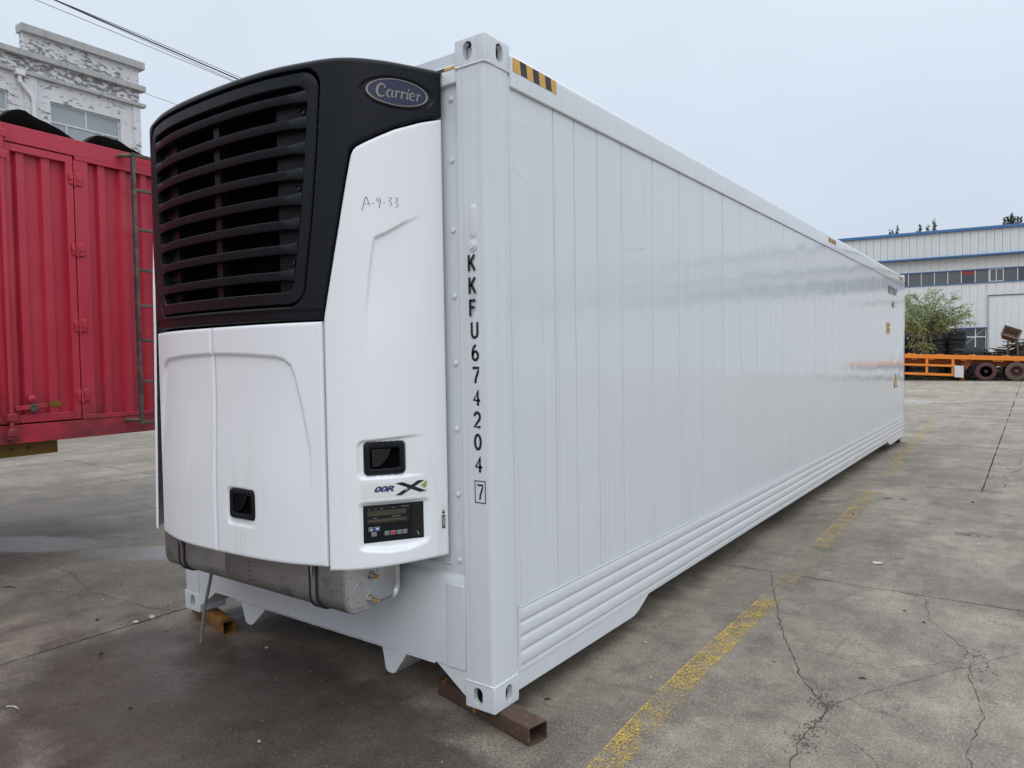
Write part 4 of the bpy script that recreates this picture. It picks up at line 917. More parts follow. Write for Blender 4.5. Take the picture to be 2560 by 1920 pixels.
for x, sg in ((tx1, 1), (tx0, -1)):
    rows = [ringx(x, .006), ringx(x + .004 * sg, .003), ringx(x + .006 * sg, .008), ringx(x + .002 * sg, .014), ringx(x - .006 * sg, .022), ringx(x - .006 * sg, .10)]
    mb = MB(); mb.grid([r + [r[0]] for r in rows]); k = len(rows[0]); mb.add(rows[-1], [tuple(range(k))]); cap = mb.build('end_cap', 'tank_end', tk, smooth=40)
    if sg > 0:
        ov = [(y * .62 + z * .62, -y * .62 + z * .62) for y, z in stadium(.11, .23)]
        mb = MB(); pts = [(x - .0068, -.262 + a * .9, .635 + b * .85) for a, b in ov]; mb.tube(pts + [pts[0]], .0016, 6, False); mb.build('pressed_rib', 'tank_end', cap)
        for yy, zz_ in ((-.227, .665), (-.236, .562)):
            mb = MB(); mb.lathe([(.016, -.004), (.016, .004), (.013, .006), (.013, .014), (.010, .014), (.010, .030), (.007, .030), (.007, .042), (.0001, .042)], (x, yy, zz_), (1, 0, 0), 8); mb.build('fitting', 'brass', cap)
            mb = MB(); mb.lathe([(.019, -.004), (.019, .007), (.009, .008), (.0001, .008)], (x, yy, zz_), (1, 0, 0), 6); mb.build('fitting_nut', 'steel_bright', cap)
for x in (-1.755, -.69):
    for dx, w, g_, m_ in ((0, .034, .004, 'tank_steel'), (-.022, .010, .0075, 'rubber'), (.022, .010, .0075, 'rubber')):
        rows = [[(x + dx + q * w / 2, y, z) for y, z in rrect(ty0 - h, ty1 + h, tz0 - h, tz1 + h, .07)] for q, h in ((-1, 0), (-1, g_), (1, g_), (1, 0))]
        mb = MB(); mb.grid([r + [r[0]] for r in rows]); mb.build('strap' if m_ == 'tank_steel' else 'strap_edging', m_, tk, smooth=40)
    mb = MB(); mb.tube([(x, ty0 - .010, .74), (x, ty0 - .012, .69), (x, ty0 - .006, .66)], .006, 6); mb.build('strap_bolt', 'steel_bright', tk)
    MB().box(x - .03, x + .03, -.38, .01, .80, .83).build('hanger', PNT, tk)
for k in range(6):
    mb = MB(); mb.lathe([(.0035, -.001), (.0035, .0012), (.0001, .0013)], (-1.165, ty0, .575 + k * .022), (0, -1, 0), 8); mb.build('vent_hole', 'dark_void', tk)
# drain hose
mb = MB(); hp_ = [(-1.80, -.17, .60), (-1.85, -.165, .52), (-1.888, -.155, .41), (-1.930, -.155, .30), (-1.962, -.155, .21), (-1.990, -.155, .10), (-2.004, -.156, .03), (-2.006, -.157, .0095)]
cr_ = []
for i in range(len(hp_) - 1):
    P4 = [hp_[max(0, i - 1)], hp_[i], hp_[i + 1], hp_[min(len(hp_) - 1, i + 2)]]
    cr_ += [catmull(*P4, k / 4) for k in range(4)]
mb.tube(cr_ + [hp_[-1]], .0095, 8); tag(mb.build('drain_hose', 'hose_grey', base=(-2.006, -.157, 0)), 'thin grey drain hose hanging to the ground beside the tank', 'hose')

# ============================================================ RED BOX TRAILER
RF = frame(-4.442, -.269, 94.668)
rt_ = thing('box_trailer', RF(-2.5, -1.2, 0), 'faded red box trailer with hinged side doors and a steel ladder', 'trailer')
RP = 'red_paint'
def rb(name, a0, a1, n0, n1, z0, z1, m=RP, bev=.003, par=None):
    mb = MB(RF); mb.box(a0, a1, n0, n1, z0, z1); return mb.build(name, m, par or rt_, bev)
A0, A1 = -6.2, 1.52
rb('top_rail', A0, A1, -.16, .0, 3.318, 3.452); rb('bottom_rail', A0, A1, -.16, .0, 1.015, 1.160)
rb('rail_lip', .60, A1, -.02, .004, 3.286, 3.316); rb('rail_lip', .60, A1, -.02, .004, 1.163, 1.20)
rb('core_wall', A0, A1, -.12, -.075, 1.16, 3.32); rb('far_wall', A0, A1, -2.4, -2.35, 1.02, 3.45); rb('end_wall', A1 - .05, A1 - .001, -2.35, -.16, 1.02, 3.45); rb('end_wall', A0 + .001, A0 + .05, -2.35, -.16, 1.02, 3.45)
rb('floor', A0 + .06, A1 - .06, -2.35, -.16, 1.03, 1.10); rb('roof', A0 + .06, A1 - .06, -2.35, -.16, 3.37, 3.42)
rb('door_post', .592, .704, -.10, .0, 1.164, 3.284)
def ribbed(name, a0, a1, z0, z1, ribs, par, floor_n=-.052, rib_n=-.016):
    pr = [(a0, floor_n)]
    for r0, r1 in ribs: pr += [(r0 - .016, floor_n), (r0, rib_n), (r1, rib_n), (r1 + .016, floor_n)]
    pr.append((a1, floor_n)); mb = MB(RF); mb.grid([[(a, n, z) for a, n in pr] for z in (z0, z1)]); return mb.build(name, RP, par, smooth=20, fix=False)
def door(a0, a1, ribs):
    d = rb('door', a0, a0 + .050, -.06, .004, 1.172, 3.306)
    rb('door_frame', a1 - .055, a1, -.06, .004, 1.172, 3.306, par=d); rb('door_frame', a0 + .051, a1 - .056, -.06, .003, 3.250, 3.306, par=d); rb('door_frame', a0 + .051, a1 - .056, -.06, .003, 1.172, 1.235, par=d)
    ribbed('door_sheet', a0 + .05, a1 - .055, 1.234, 3.251, ribs, d); return d
door(.070, .582, [(.172, .226), (.352, .412)]); door(-.46, .058, [(-.33, -.27), (-.14, -.08)])
door(-1.0, -.48, [(-.87, -.80), (-.68, -.61)])
ribbed('side_sheet', .704, A1, 1.20, 3.287, [(.796, .852), (.985, 1.04), (1.17, 1.225), (1.35, 1.41)], rt_)
rb('side_sheet', A0, -1.01, -.07, -.03, 1.164, 3.316)
# hinges
for z in (3.128, 2.555, 1.935, 1.363):
    h = rb('hinge', .548, .580, .004, .016, z - .048, z + .048, bev=.006); rb('hinge_leaf', .602, .650, .0, .016, z - .052, z + .052, bev=.008, par=h)
    mb = MB(RF); mb.tube([(.591, .012, z - .058), (.591, .012, z + .058)], .010, 8); mb.build('hinge_pin', RP, h)
    for a in (.560, .628):
        mb = MB(RF); mb.bar((a - .012, .018, z), (a + .012, .018, z), .014, .03); mb.build('hinge_bolt', RP, h, .002)
# locking bar with keepers, handle latch and name plate
mb = MB(RF); mb.tube([(.052, .030, 1.04), (.052, .030, 3.43)], .017, 10); lb = mb.build('locking_bar', RP, rt_)
for z in (3.36, 3.20, 1.22, 1.08):
    mb = MB(RF); mb.box(.018, .086, .0, .050, z - .03, z + .03); mb.build('bar_keeper', RP, lb, .006)
mb = MB(RF); mb.box(.02, .075, .004, .06, 1.075, 1.135); mb.build('cam_lock', RP, lb, .008)
mb = MB(RF); mb.bar((.08, .02, 1.285), (.31, .022, 1.300), .02, .035); hd = mb.build('door_handle', RP, rt_, .004)
mb = MB(RF); mb.box(.185, .245, .01, .035, 1.255, 1.315); mb.build('handle_keeper', 'ladder_steel', hd, .006)
mb = MB(RF); mb.lathe([(.03, 0), (.03, .02), (.012, .03), (.0001, .03)], (.205, .006, 1.355), (0, 1, 0), 12); mb.build('handle_boss', RP, hd)
rb('name_plate', .345, .435, -.014, -.010, 1.285, 1.325, 'chassis_yellow', 0)
# ladder
ld = rb('ladder', 1.018, 1.046, .085, .125, 1.09, 3.425, 'ladder_steel', .003); rb('ladder_stile', 1.385, 1.413, .085, .125, 1.09, 3.425, 'ladder_steel', .003, ld)
for z in (3.41, 3.113, 2.774, 2.426, 2.119, 1.817, 1.46, 1.105):
    rb('rung', 1.047, 1.384, .092, .118, z - .013, z + .013, 'ladder_steel', .003, ld)
for a in (1.032, 1.399):
    for z in (3.40, 1.13):
        mb = MB(RF); mb.tube([(a - .07 if a < 1.2 else a, -.005, z), (a - .05 if a < 1.2 else a, .05, z), (a, .105, z)], .017, 8); mb.build('ladder_bracket', 'ladder_steel', ld)
# chassis and wheels
for n0, n1 in ((-.34, -.10), (-2.1, -1.86)): rb('chassis_beam', A0, .440, n0, n1, .905, 1.014, 'chassis_yellow', .006)
for a in (-.02, .10, .22):
    mb = MB(RF); mb.lathe([(.012, 0), (.012, .012), (.0001, .014)], (a, -.10, .965), (0, 1, 0), 6); mb.build('beam_bolt', 'rust_steel', rt_)
for a in (-2.6, -3.95):
    for n in (-.50, -2.0):
        mb = MB(RF); mb.lathe([(.29, -.14), (.44, -.15), (.5, -.12), (.51, 0), (.5, .12), (.44, .15), (.29, .14)], (a, n, .51), (0, 1, 0), 28, True); w = mb.build('wheel', 'rubber', rt_)
        mb = MB(RF); mb.lathe([(.29, -.1), (.29, .1), (.2, .06), (.08, .1), (.0001, .1)], (a, n, .51), (0, 1, 0), 20); mb.build('rim', 'maroon_rim', w)
    mb = MB(RF); mb.tube([(a, -.4, .51), (a, -2.1, .51)], .06, 8); mb.build('axle', 'rust_steel', rt_); rb('axle_hanger', a - .12, a + .12, -.32, -.12, .50, .904, 'rust_steel')
    rb('axle_hanger', a - .12, a + .12, -2.08, -1.88, .50, .904, 'rust_steel')
for n in (-.35, -2.0): rb('landing_leg', -5.7, -5.58, n - .06, n + .06, 0, 1.014, 'rust_steel')
# two black tarpaulins heaped on the roof
def tarp(a0, prof, label, seed):
    q = random.Random(seed); rows = []; nA = 34; aa = [p[0] for p in prof]; hh = [p[1] for p in prof]
    for j in range(13):
        n = -.035 - j * .11; r = []
        for i in range(nA + 1):
            a = aa[0] + (aa[-1] - aa[0]) * i / nA; h = interp(a, aa, hh) - 3.425
            k = 1.0 if j < 3 else max(.2, 1 - .07 * (j - 3)); cr = .012 * math.sin(a * 23 + j * .9 + seed) + .008 * math.sin(a * 51 - j * 1.7)
            r.append((a, n + .015 * math.sin(a * 17 + j), 3.428 + max(.004, h * k + (cr * min(1, h * 20) if j else cr * .25))))
        rows.append(r)
    rows = [[(a, n + .0, 3.4285) for a, n, z in rows[0]]] + rows
    mb = MB(RF); mb.grid(rows); o = mb.build('tarpaulin', 'tarp_black', base=RF((aa[0] + aa[-1]) / 2, -.6, 3.43), smooth=50, fix=False)
    so = o.modifiers.new('solid', 'SOLIDIFY'); so.thickness = .004
    return tag(o, label, 'tarpaulin', 'black tarpaulins on the red trailer')
tarp(0, [(-.9, 3.435), (-.35, 3.46), (.068, 3.490), (.15, 3.560), (.235, 3.596), (.27, 3.592), (.36, 3.555), (.472, 3.515), (.60, 3.480), (.690, 3.440)], 'larger black tarpaulin rising to a peak on the red trailer roof', 3)
tarp(0, [(.700, 3.440), (.735, 3.475), (.80, 3.535), (.86, 3.545), (.984, 3.548), (1.05, 3.525), (1.10, 3.500), (1.20, 3.468), (1.30, 3.440)], 'smaller black tarpaulin beside the ladder on the red trailer roof', 9)

# ============================================================ PEELING BUILDING
BF = frame(-24.885, 7.323, 91.609)
pb = thing('rendered_building', BF(-4, -4.5, 0), 'old white building with peeling paint and a stepped parapet', 'building')
def facade(mb, a0, a1, z0, z1, holes, n=0, depth=.18):
    xs = sorted({a0, a1} | {h[0] for h in holes} | {h[1] for h in holes}); zs = sorted({z0, z1} | {h[2] for h in holes} | {h[3] for h in holes})
    for x0, x1 in zip(xs, xs[1:]):
        for q0, q1 in zip(zs, zs[1:]):
            cx, cz = (x0 + x1) / 2, (q0 + q1) / 2
            if any(h[0] < cx < h[1] and h[2] < cz < h[3] for h in holes): continue
            mb.add([(x0, n, q0), (x1, n, q0), (x1, n, q1), (x0, n, q1)], [(0, 1, 2, 3)])
    for h0, h1, q0, q1 in holes:
        mb.add([(h0, n, q0), (h1, n, q0), (h1, n, q1), (h0, n, q1), (h0, n - depth, q0), (h1, n - depth, q0), (h1, n - depth, q1), (h0, n - depth, q1)], [(0, 1, 5, 4), (1, 2, 6, 5), (2, 3, 7, 6), (3, 0, 4, 7)])
wins = [(1.140, 3.474, 8.95, 10.455), (-2.45, -.10, 8.95, 10.455), (-5.6, -3.25, 8.95, 10.455), (1.140, 3.474, 5.2, 7.0), (-2.45, -.10, 5.2, 7.0), (1.140, 3.474, 1.4, 3.2), (-2.45, -.10, 1.4, 3.2)]
mb = MB(BF); facade(mb, -14, 4.19, 0, 11.80, wins); mb.build('front_wall', 'peeling_render', pb, smooth=None, fix=False)
def bb(name, a0, a1, n0, n1, z0, z1, m='peeling_render', bev=.008, par=None):
    mb = MB(BF); mb.box(a0, a1, n0, n1, z0, z1); return mb.build(name, m, par or pb, bev)
bb('body_wall', -14, 4.188, -9, -.19, 0, 11.79); bb('end_wall', 4.06, 4.19, -.189, -.002, 0, 11.79)
bb('parapet', .37, 4.19, -.25, -.003, 11.80, 12.47); bb('coping', .30, 4.37, -.30, .14, 12.465, 12.72, 'stained_ledge')
bb('cornice', -14, 4.378, -.2, .15, 11.665, 11.855, 'stained_ledge'); bb('cornice', .36, 4.376, -.1, .13, 11.085, 11.205, 'stained_ledge'); bb('cornice', -14, .03, -.1, .13, 11.085, 11.205, 'stained_ledge')
bb('pilaster', .362, .745, -.05, .055, 0, 11.084); bb('pilaster', 3.93, 4.195, -.05, .055, 0, 11.084); bb('roof_slab', -13.9, 4.05, -8.9, -.2, 11.795, 11.86, 'stained_ledge')
for (h0, h1, q0, q1) in wins:
    fr = bb('window', h0, h1, -.13, -.08, q0, q0 + .06, 'window_metal', .004)
    zm = q0 + (q1 - q0) * .57
    for a0, a1, z0, z1 in ((h0, h1, q1 - .06, q1), (h0, h0 + .06, q0 + .06, q1 - .06), (h1 - .06, h1, q0 + .06, q1 - .06), (h0 + .06, h1 - .06, zm - .03, zm + .03), ((h0 + h1) / 2 - .03, (h0 + h1) / 2 + .03, zm + .03, q1 - .06), (h0 + .50, h0 + .55, q0 + .06, zm - .03), (h1 - .62, h1 - .57, q0 + .06, zm - .03)):
        bb('window_bar', a0, a1, -.128, -.082, z0, z1, 'window_metal', .004, fr)
    mb = MB(BF); mb.add([(h0, -.11, q0), (h1, -.11, q0), (h1, -.11, q1), (h0, -.11, q1)], [(0, 1, 2, 3)]); mb.build('pane', 'glass_dusty', fr, fix=False)
mb = MB(BF); pp = [(.20, .12, 10.98), (.20, .12, 10.90), (.205, .12, 10.84), (.24, .12, 10.77), (.40, .12, 10.58), (.52, .12, 10.43), (.57, .12, 10.36), (.585, .12, 10.28), (.585, .12, 5)]
mb.tube(pp, .062, 10); dp = mb.build('downpipe', 'pvc_white', pb)
bb('hopper_head', .075, .345, .03, .22, 10.99, 11.17, 'pvc_white', .012, dp)
for z, a in ((10.80, .22), (10.30, .585), (9.4, .585)):
    mb = MB(BF); mb.lathe([(.070, -.04), (.070, .04)], (a, .12, z), (0, 0, 1), 10); mb.build('pipe_collar', 'pvc_white', dp)
for a in (.62, 4.15):
    mb = MB(BF); mb.tube([(a, -.1, 12.72), (a, -.1, 12.80)], .012, 5); mb.build('rail_stub', 'ladder_steel', pb)
mb = MB(BF); mb.tube([(.62, -.1, 12.80), (2.4, -.1, 12.775), (4.15, -.1, 12.80)], .010, 5); mb.build('lightning_wire', 'ladder_steel', pb)

# overhead wires and the pole they run to
pole = thing('utility_pole', (-10.6, 12.25, 0), 'concrete utility pole hidden behind the white container', 'utility pole')
mb = MB(); mb.tube([(-10.6, 12.25, 0), (-10.6, 12.25, 6.95)], [.15, .10], 12); mb.build('shaft', 'stained_ledge', pole)
for z in (6.62, 5.72):
    MB().box(-11.2, -10.0, 12.18, 12.30, z - .12, z - .02).build('cross_arm', 'ladder_steel', pole)
for pts, r, m_, lab in (
    ([(-14.5, 1.81, 9.35), (-13.05, 5.57, 8.30), (-11.63, 9.43, 7.3)],  .014, 'wire_black', 'thick black overhead cable crossing the sky at upper left'),
    ([(-14.59, 1.74, 9.34), (-13.08, 5.55, 8.36), (-11.59, 9.46, 7.33)], .006, 'wire_black', 'thin wire running just above the thick overhead cable'),
    ([(-14.40, 1.90, 9.32), (-13.01, 5.59, 8.24), (-11.68, 9.39, 7.22)], .006, 'wire_grey', 'thin grey wire sagging just below the thick overhead cable'),
    ([(-14.98, 1.46, 9.39), (-13.29, 5.40, 8.31), (-11.62, 9.44, 7.23)], .006, 'wire_grey', 'lowest thin wire crossing the sky at upper left'),
    ([(-24.85, 11.43, 11.62), (-10.6, 12.2, 5.72)], .009, 'wire_grey', 'faint wire leaving the right edge of the peeling building')):
    if len(pts) == 3:
        p0, p2 = Vector(pts[0]), Vector(pts[2]); pts = [tuple(p0 + (p0 - Vector(pts[1])) * 1.6 + Vector((0, 0, .12)))] + pts + [(-10.6 + (p2.x + 11.63) * .4, 12.2, 6.62 + (p2.z - 7.3))]
    cc = []
    for i in range(len(pts) - 1):
        P4 = [pts[max(0, i - 1)], pts[i], pts[i + 1], pts[min(len(pts) - 1, i + 2)]]; cc += [catmull(*P4, k / 8) for k in range(8)]
    cc.append(pts[-1])
    mb = MB(); mb.tube(cc, r, 6); tag(mb.build('overhead_wire', m_), lab, 'wire', 'overhead wires')

# ============================================================ WAREHOUSE
WF = frame(-9.323, 52.779, 6.409)
wh = thing('warehouse', WF(10, -12, 0), 'large pale sheet-clad warehouse with blue trim and a ribbon of windows', 'building')
def wb(name, a0, a1, n0, n1, z0, z1, m='wall_sheet', bev=0, par=None):
    mb = MB(WF); mb.box(a0, a1, n0, n1, z0, z1); return mb.build(name, m, par or wh, bev)
LW, RW = -6.0, 62.0
wb('core_wall', LW, RW, -.30, -.06, 3.13, 6.05, 'wall_sheet_low'); wb('core_wall', LW, RW, -.30, -.06, 6.96, 9.5); wb('core_wall', 8.83, RW, -.30, -.06, 0, 3.13, 'wall_sheet_low'); wb('core_wall', LW, .08, -.30, -.06, 0, 3.13, 'wall_sheet_low'); wb('core_wall', .08, 8.83, -.30, -.06, 0, 1.70, 'wall_sheet_low')
wb('back_wall', LW, RW, -24, -23.7, 0, 9.4); wb('end_wall', LW, LW + .2, -23.7, -.3, 0, 9.4); wb('end_wall', RW - .2, RW, -23.7, -.3, 0, 9.4); wb('roof', LW, RW, -24, -.30, 9.40, 9.49, 'trim_blue')
wb('interior_floor', LW + .2, RW - .2, -23.6, -.31, 5.4, 5.5, 'glass_grey'); wb('interior_wall', LW + .2, RW - .2, -6.2, -6, .01, 9.39, 'dark_void')
def panels(z0, z1, a0, a1, pitch, n0, m):
    k = 0; a = a0; me = None
    while a < a1 - .01:
        w = min(pitch, a1 - a); key = (round(w, 3), z0)
        if key not in shared:
            pr = [(.006, 0), (.012, .026), (w * .30, .026), (w * .33, .040), (w * .37, .040), (w * .40, .026), (w * .62, .026), (w * .65, .040), (w * .69, .040), (w * .72, .026), (w - .012, .026), (w - .006, 0)]
            q = MB(lambda a_, n_, z_: Vector(WF(a_, n_, z_)) - Vector(WF(0, 0, 0))); q.grid([[(x, y, z) for x, y in pr] for z in (z0, z1)])
            shared[key] = q.mesh('wall_panel', m, smooth=None, fix=False)
        o = bpy.data.objects.new('wall_panel', shared[key]); col.objects.link(o); o.parent = wh; o.location = Vector(WF(a, n0, 0)) - ORG[wh.name]
        a += pitch
panels(7.88, 9.47, -1.3, 13.5, .436, -.03, 'wall_sheet'); panels(6.96, 7.76, 1.3, 13.5, .436, -.055, 'wall_sheet')
panels(3.16, 6.04, 2.6, 8.84, .436, -.055, 'wall_sheet_low'); panels(5.22, 6.04, 8.84, 13.6, .436, -.055, 'wall_sheet_low')
wb('wall_cladding', 13.52, RW, -.06, .0, 6.96, 9.47); wb('wall_cladding', 13.65, RW, -.06, -.01, 0, 6.04, 'wall_sheet_low')
wb('fascia', LW - .1, RW, -.32, .16, 9.475, 9.66, 'trim_blue', .01); wb('gutter', 1.0, RW, -.06, .42, 7.765, 7.875, 'trim_blue', .01)
wb('window_trim', LW, RW, -.055, .03, 6.90, 6.955, 'trim_blue'); wb('window_trim', LW, RW, -.055, .04, 6.03, 6.085, 'trim_blue'); wb('window_trim', .08, 8.82, -.055, .03, 3.10, 3.155, 'trim_blue')
mull = [4.315 + .7635 * k for k in range(-2, 60)]
for k, (a, b) in enumerate(zip(mull, mull[1:])):
    dark = a < 4.2 or abs(a - 7.37) < .1 or b > 10.5
    fr = wb('window', a - .022, a + .022, -.10, -.01, 6.086, 6.899, 'frame_white')
    mb = MB(WF); q = a + .022, b - .022
    mb.add([(q[0], -.06, 6.086), (q[1], -.06, 6.086), (q[1], -.06, 6.899), (q[0], -.06, 6.899)], [(0, 1, 2, 3)]); mb.build('pane', 'glass_dark' if dark else 'glass_grey', fr, fix=False)
    if abs(a - 8.896) < .1:
        for z in (6.09, 6.86): wb('sash_bar', a + .03, b - .03, -.05, .0, z, z + .036, 'frame_white', 0, fr)
        for x in (a + .03, a + .37): wb('sash_bar', x, x + .04, -.05, .0, 6.126, 6.86, 'frame_white', 0, fr)
    if abs(a - 7.37) < .1: wb('red_blind', q[0] + .01, q[1] - .01, -.058, -.05, 6.62, 6.86, 'red_banner', 0, fr)
for a0, a1, bx in ((.10, 4.96, 2.5), (5.0, 8.78, 8.15)):
    fr = wb('window', a0, a0 + .05, -.14, -.06, 1.75, 3.10, 'frame_white')
    for x0, x1, z0, z1 in ((a1 - .05, a1, 1.75, 3.10), (a0 + .05, a1 - .05, 1.70, 1.75), (a0 + .05, a1 - .05, 2.50, 2.57), (bx, bx + .06, 1.75, 2.50), (bx, bx + .06, 2.57, 3.10)): wb('window_bar', x0, x1, -.138, -.062, z0, z1, 'frame_white', 0, fr)
    mb = MB(WF); mb.add([(a0, -.11, 1.70), (a1, -.11, 1.70), (a1, -.11, 3.12), (a0, -.11, 3.12)], [(0, 1, 2, 3)]); mb.build('pane', 'glass_dark', fr, fix=False)
    mb = MB(WF); mb.bar((a1 - 1.5, -.095, 1.75), (a1 - .1, -.095, 3.05), .05, .03); mb.build('window_brace', 'window_metal', fr)
# sliding door
dr = wb('sliding_door', 8.90, 14.0, -.02, .06, .05, 5.14, 'wall_sheet_low')
for k in range(13): wb('door_rib', 8.95 + k * .39, 8.99 + k * .39, .061, .08, .07, 5.10, 'wall_sheet_low', 0, dr)
wb('door_rail', 8.86, 18, .0, .12, 5.17, 5.215, 'ladder_steel', 0, dr); wb('door_jamb', 8.835, 8.895, -.05, .02, 0, 5.16, 'window_metal', 0, dr)

# poplar trees behind the warehouse, only their tips clear the roof
def leaves(mb, c, n, rad, size, q, elong=2.2):
    for _ in range(n):
        p = Vector(c) + Vector((q.gauss(0, rad[0]), q.gauss(0, rad[1]), q.gauss(0, rad[2])))
        d = Vector((q.uniform(-1, 1), q.uniform(-1, 1), q.uniform(-1, .6))).normalized(); t = d.cross(Vector((q.uniform(-1, 1), q.uniform(-1, 1), q.uniform(-1, 1)))).normalized(); s_ = size * q.uniform(.6, 1.3)
        mb.add([p - d * s_ * elong / 2, p + t * s_ / 2, p + d * s_ * elong / 2, p - t * s_ / 2], [(0, 1, 2, 3)])
def poplar(a, n, h, tips, label, seed):
    q = random.Random(seed); base = WF(a, n, 0); t = thing('poplar_tree', base, label, 'tree', 'poplars behind the warehouse')
    mb = MB(); mb.tube([base, (base[0], base[1], h * .5), (base[0] + .1, base[1], h)], [.16, .10, .015], 7)
    lf = MB()
    for da, dh in tips:
        x, y, _ = WF(a + da, n, 0); mb.tube([(base[0], base[1], h * .55), (x, y, h * .72), (x, y, h + dh)], [.05, .03, .006], 5)
        z = h * .62
        while z < h + dh:
            w = .30 * (1 - .72 * (z - h * .62) / (h + dh - h * .62)); leaves(lf, (x + q.uniform(-w, w) * .6, y, z), 16, (w * .62, w * .62, .14), .13, q, 1.4); z += .17
    mb.build('trunk', 'bark', t); lf.build('crown', 'poplar_leaf', t, smooth=None, fix=False)
poplar(3.0, -27, 14.17, [(0, 0), (-.45, -.36), (-.66, -.45)], 'leftmost poplar tip above the warehouse roof', 1)
poplar(6.24, -27, 14.47, [(0, 0), (-.6, -.56), (-1.19, -.33), (-1.5, -.75)], 'middle poplar tips above the warehouse roof', 2)
poplar(12.52, -27, 14.51, [(0, 0), (-.54, -.40), (.45, -.30), (-.30, -.2), (.75, -.5), (.2, -.25)], 'bushy rightmost poplar above the warehouse roof', 3)

# ============================================================ ORANGE FLATBED TRAILER
TF0 = frame(-.166, 43.602, 4.0); TILT = math.tan(R(2.4))
TFt = lambda a, n, z: TF0(a, n, z - a * TILT)
fb = thing('flatbed_trailer', TF0(0, -1.2, 0), 'orange flatbed trailer parked before the warehouse', 'trailer')
OP = 'orange_paint'
def tb(name, a0, a1, n0, n1, z0, z1, m=OP, bev=.006, par=None, tf=None):
    mb = MB(tf or TFt); mb.box(a0, a1, n0, n1, z0, z1); return mb.build(name, m, par or fb, bev)
tb('side_rail', -6.5, 7.5, -.10, .0, 1.125, 1.345); tb('side_rail', -6.5, 7.5, -2.5, -2.4, 1.125, 1.345); tb('deck', -6.45, 7.45, -2.4, -.10, 1.25, 1.335, OP)
tb('main_beam', -6.4, 7.4, -.85, -.70, .86, 1.25, 'orange_shade'); tb('main_beam', -6.4, 7.4, -1.80, -1.65, .86, 1.25, 'orange_shade')
for k in range(16): tb('cross_member', -6.2 + k * .9, -6.12 + k * .9, -2.39, -.11, 1.13, 1.249, 'orange_shade', 0)
for a in (-5.35, -4.08, -2.735, -1.50): tb('guard_post', a - .063, a + .063, -.07, -.012, .20, 1.124)
tb('guard_rail', -6.4, -1.36, -.011, .03, .70, .825); tb('guard_rail', -6.4, -1.36, -.011, .03, .195, .335)
for k, a in enumerate((-3.35, -2.5, -1.02, .42, .66, 1.35)):
    br = tb('rope_hook', a - .11, a + .11, -.03, .02, 1.065, 1.085); tb('hook_stem', a - .10, a - .07, -.025, .015, 1.086, 1.124, par=br); tb('hook_stem', a + .07, a + .10, -.025, .015, 1.086, 1.124, par=br)
for a in (-3.45, -2.1, -.6, .9):
    s_ = tb('stake_pocket', a - .16, a + .16, -.08, -.02, 1.346, 1.385)
for a in (-3.9, -3.62, -.55):
    mb = MB(TFt); mb.lathe([(.05, 0), (.045, .05), (.0001, .07)], (a, -.05, 1.346), (0, 0, 1), 8); mb.build('twist_lock', OP, fb)
tb('tool_box', -1.425, -1.005, -.02, .16, .145, .775, 'plate_white', .01)
lg = tb('landing_leg', -1.13, -.97, -.50, -.36, 0.0, 1.0, 'orange_shade', .006, None, TF0); tb('leg_foot', -1.20, -.90, -.56, -.30, 0, .04, 'rust_orange', .004, lg, TF0)
lg = tb('landing_leg', -1.13, -.97, -2.0, -1.86, 0.0, 1.0, 'orange_shade', .006, None, TF0); tb('leg_foot', -1.20, -.90, -2.06, -1.80, 0, .04, 'rust_orange', .004, lg, TF0)
mb = MB(TFt); mb.prism([(-1.0, 1.12), (-.55, 1.12), (-.85, .60), (-1.0, .60)], lambda a, z: (a, -.45, z), lambda a, z: (a, -.36, z)); mb.build('leg_gusset', 'orange_shade', fb)
mb = MB(TFt); mb.prism([(-.45, .80), (3.6, .80), (3.4, 1.12), (.35, 1.12)], lambda a, z: (a, -.75, z), lambda a, z: (a, -.62, z)); mb.build('suspension_beam', 'orange_shade', fb)
for i, a in enumerate((.007, 1.345, 2.68)):
    for n in (-.16, -.50, -2.0, -2.34):
        mb = MB(TF0); mb.lathe([(.285, -.11), (.30, -.14), (.42, -.15), (.485, -.125), (.50, -.06), (.503, 0), (.50, .06), (.485, .125), (.42, .15), (.30, .14), (.285, .11)], (a, n, .503), (0, 1, 0), 32, True)
        w = mb.build('wheel', ('maroon_rim' if i == 0 else 'mud_tyre') if n == -.16 else 'rubber', fb)
        mb = MB(TF0); mb.lathe([(.287, -.10), (.287, .10), (.26, .11), (.25, .02), (.16, -.02), (.13, .03), (.10, .10), (.06, .11), (.0001, .11)], (a, n, .503), (0, 1, 0), 24); mb.build('rim', 'dark_void' if i == 0 else 'maroon_rim', w)
    mb = MB(TF0); mb.tube([(a, -.1, .503), (a, -2.4, .503)], .07, 8); mb.build('axle', 'rust_steel', fb)
    mb = MB(TF0); mb.lathe([(.085, 0), (.08, .06), (.05, .09), (.0001, .09)], (a, -.08, .503), (0, 1, 0), 12); mb.build('hub', 'maroon_rim' if i == 0 else 'mud_tyre', fb)

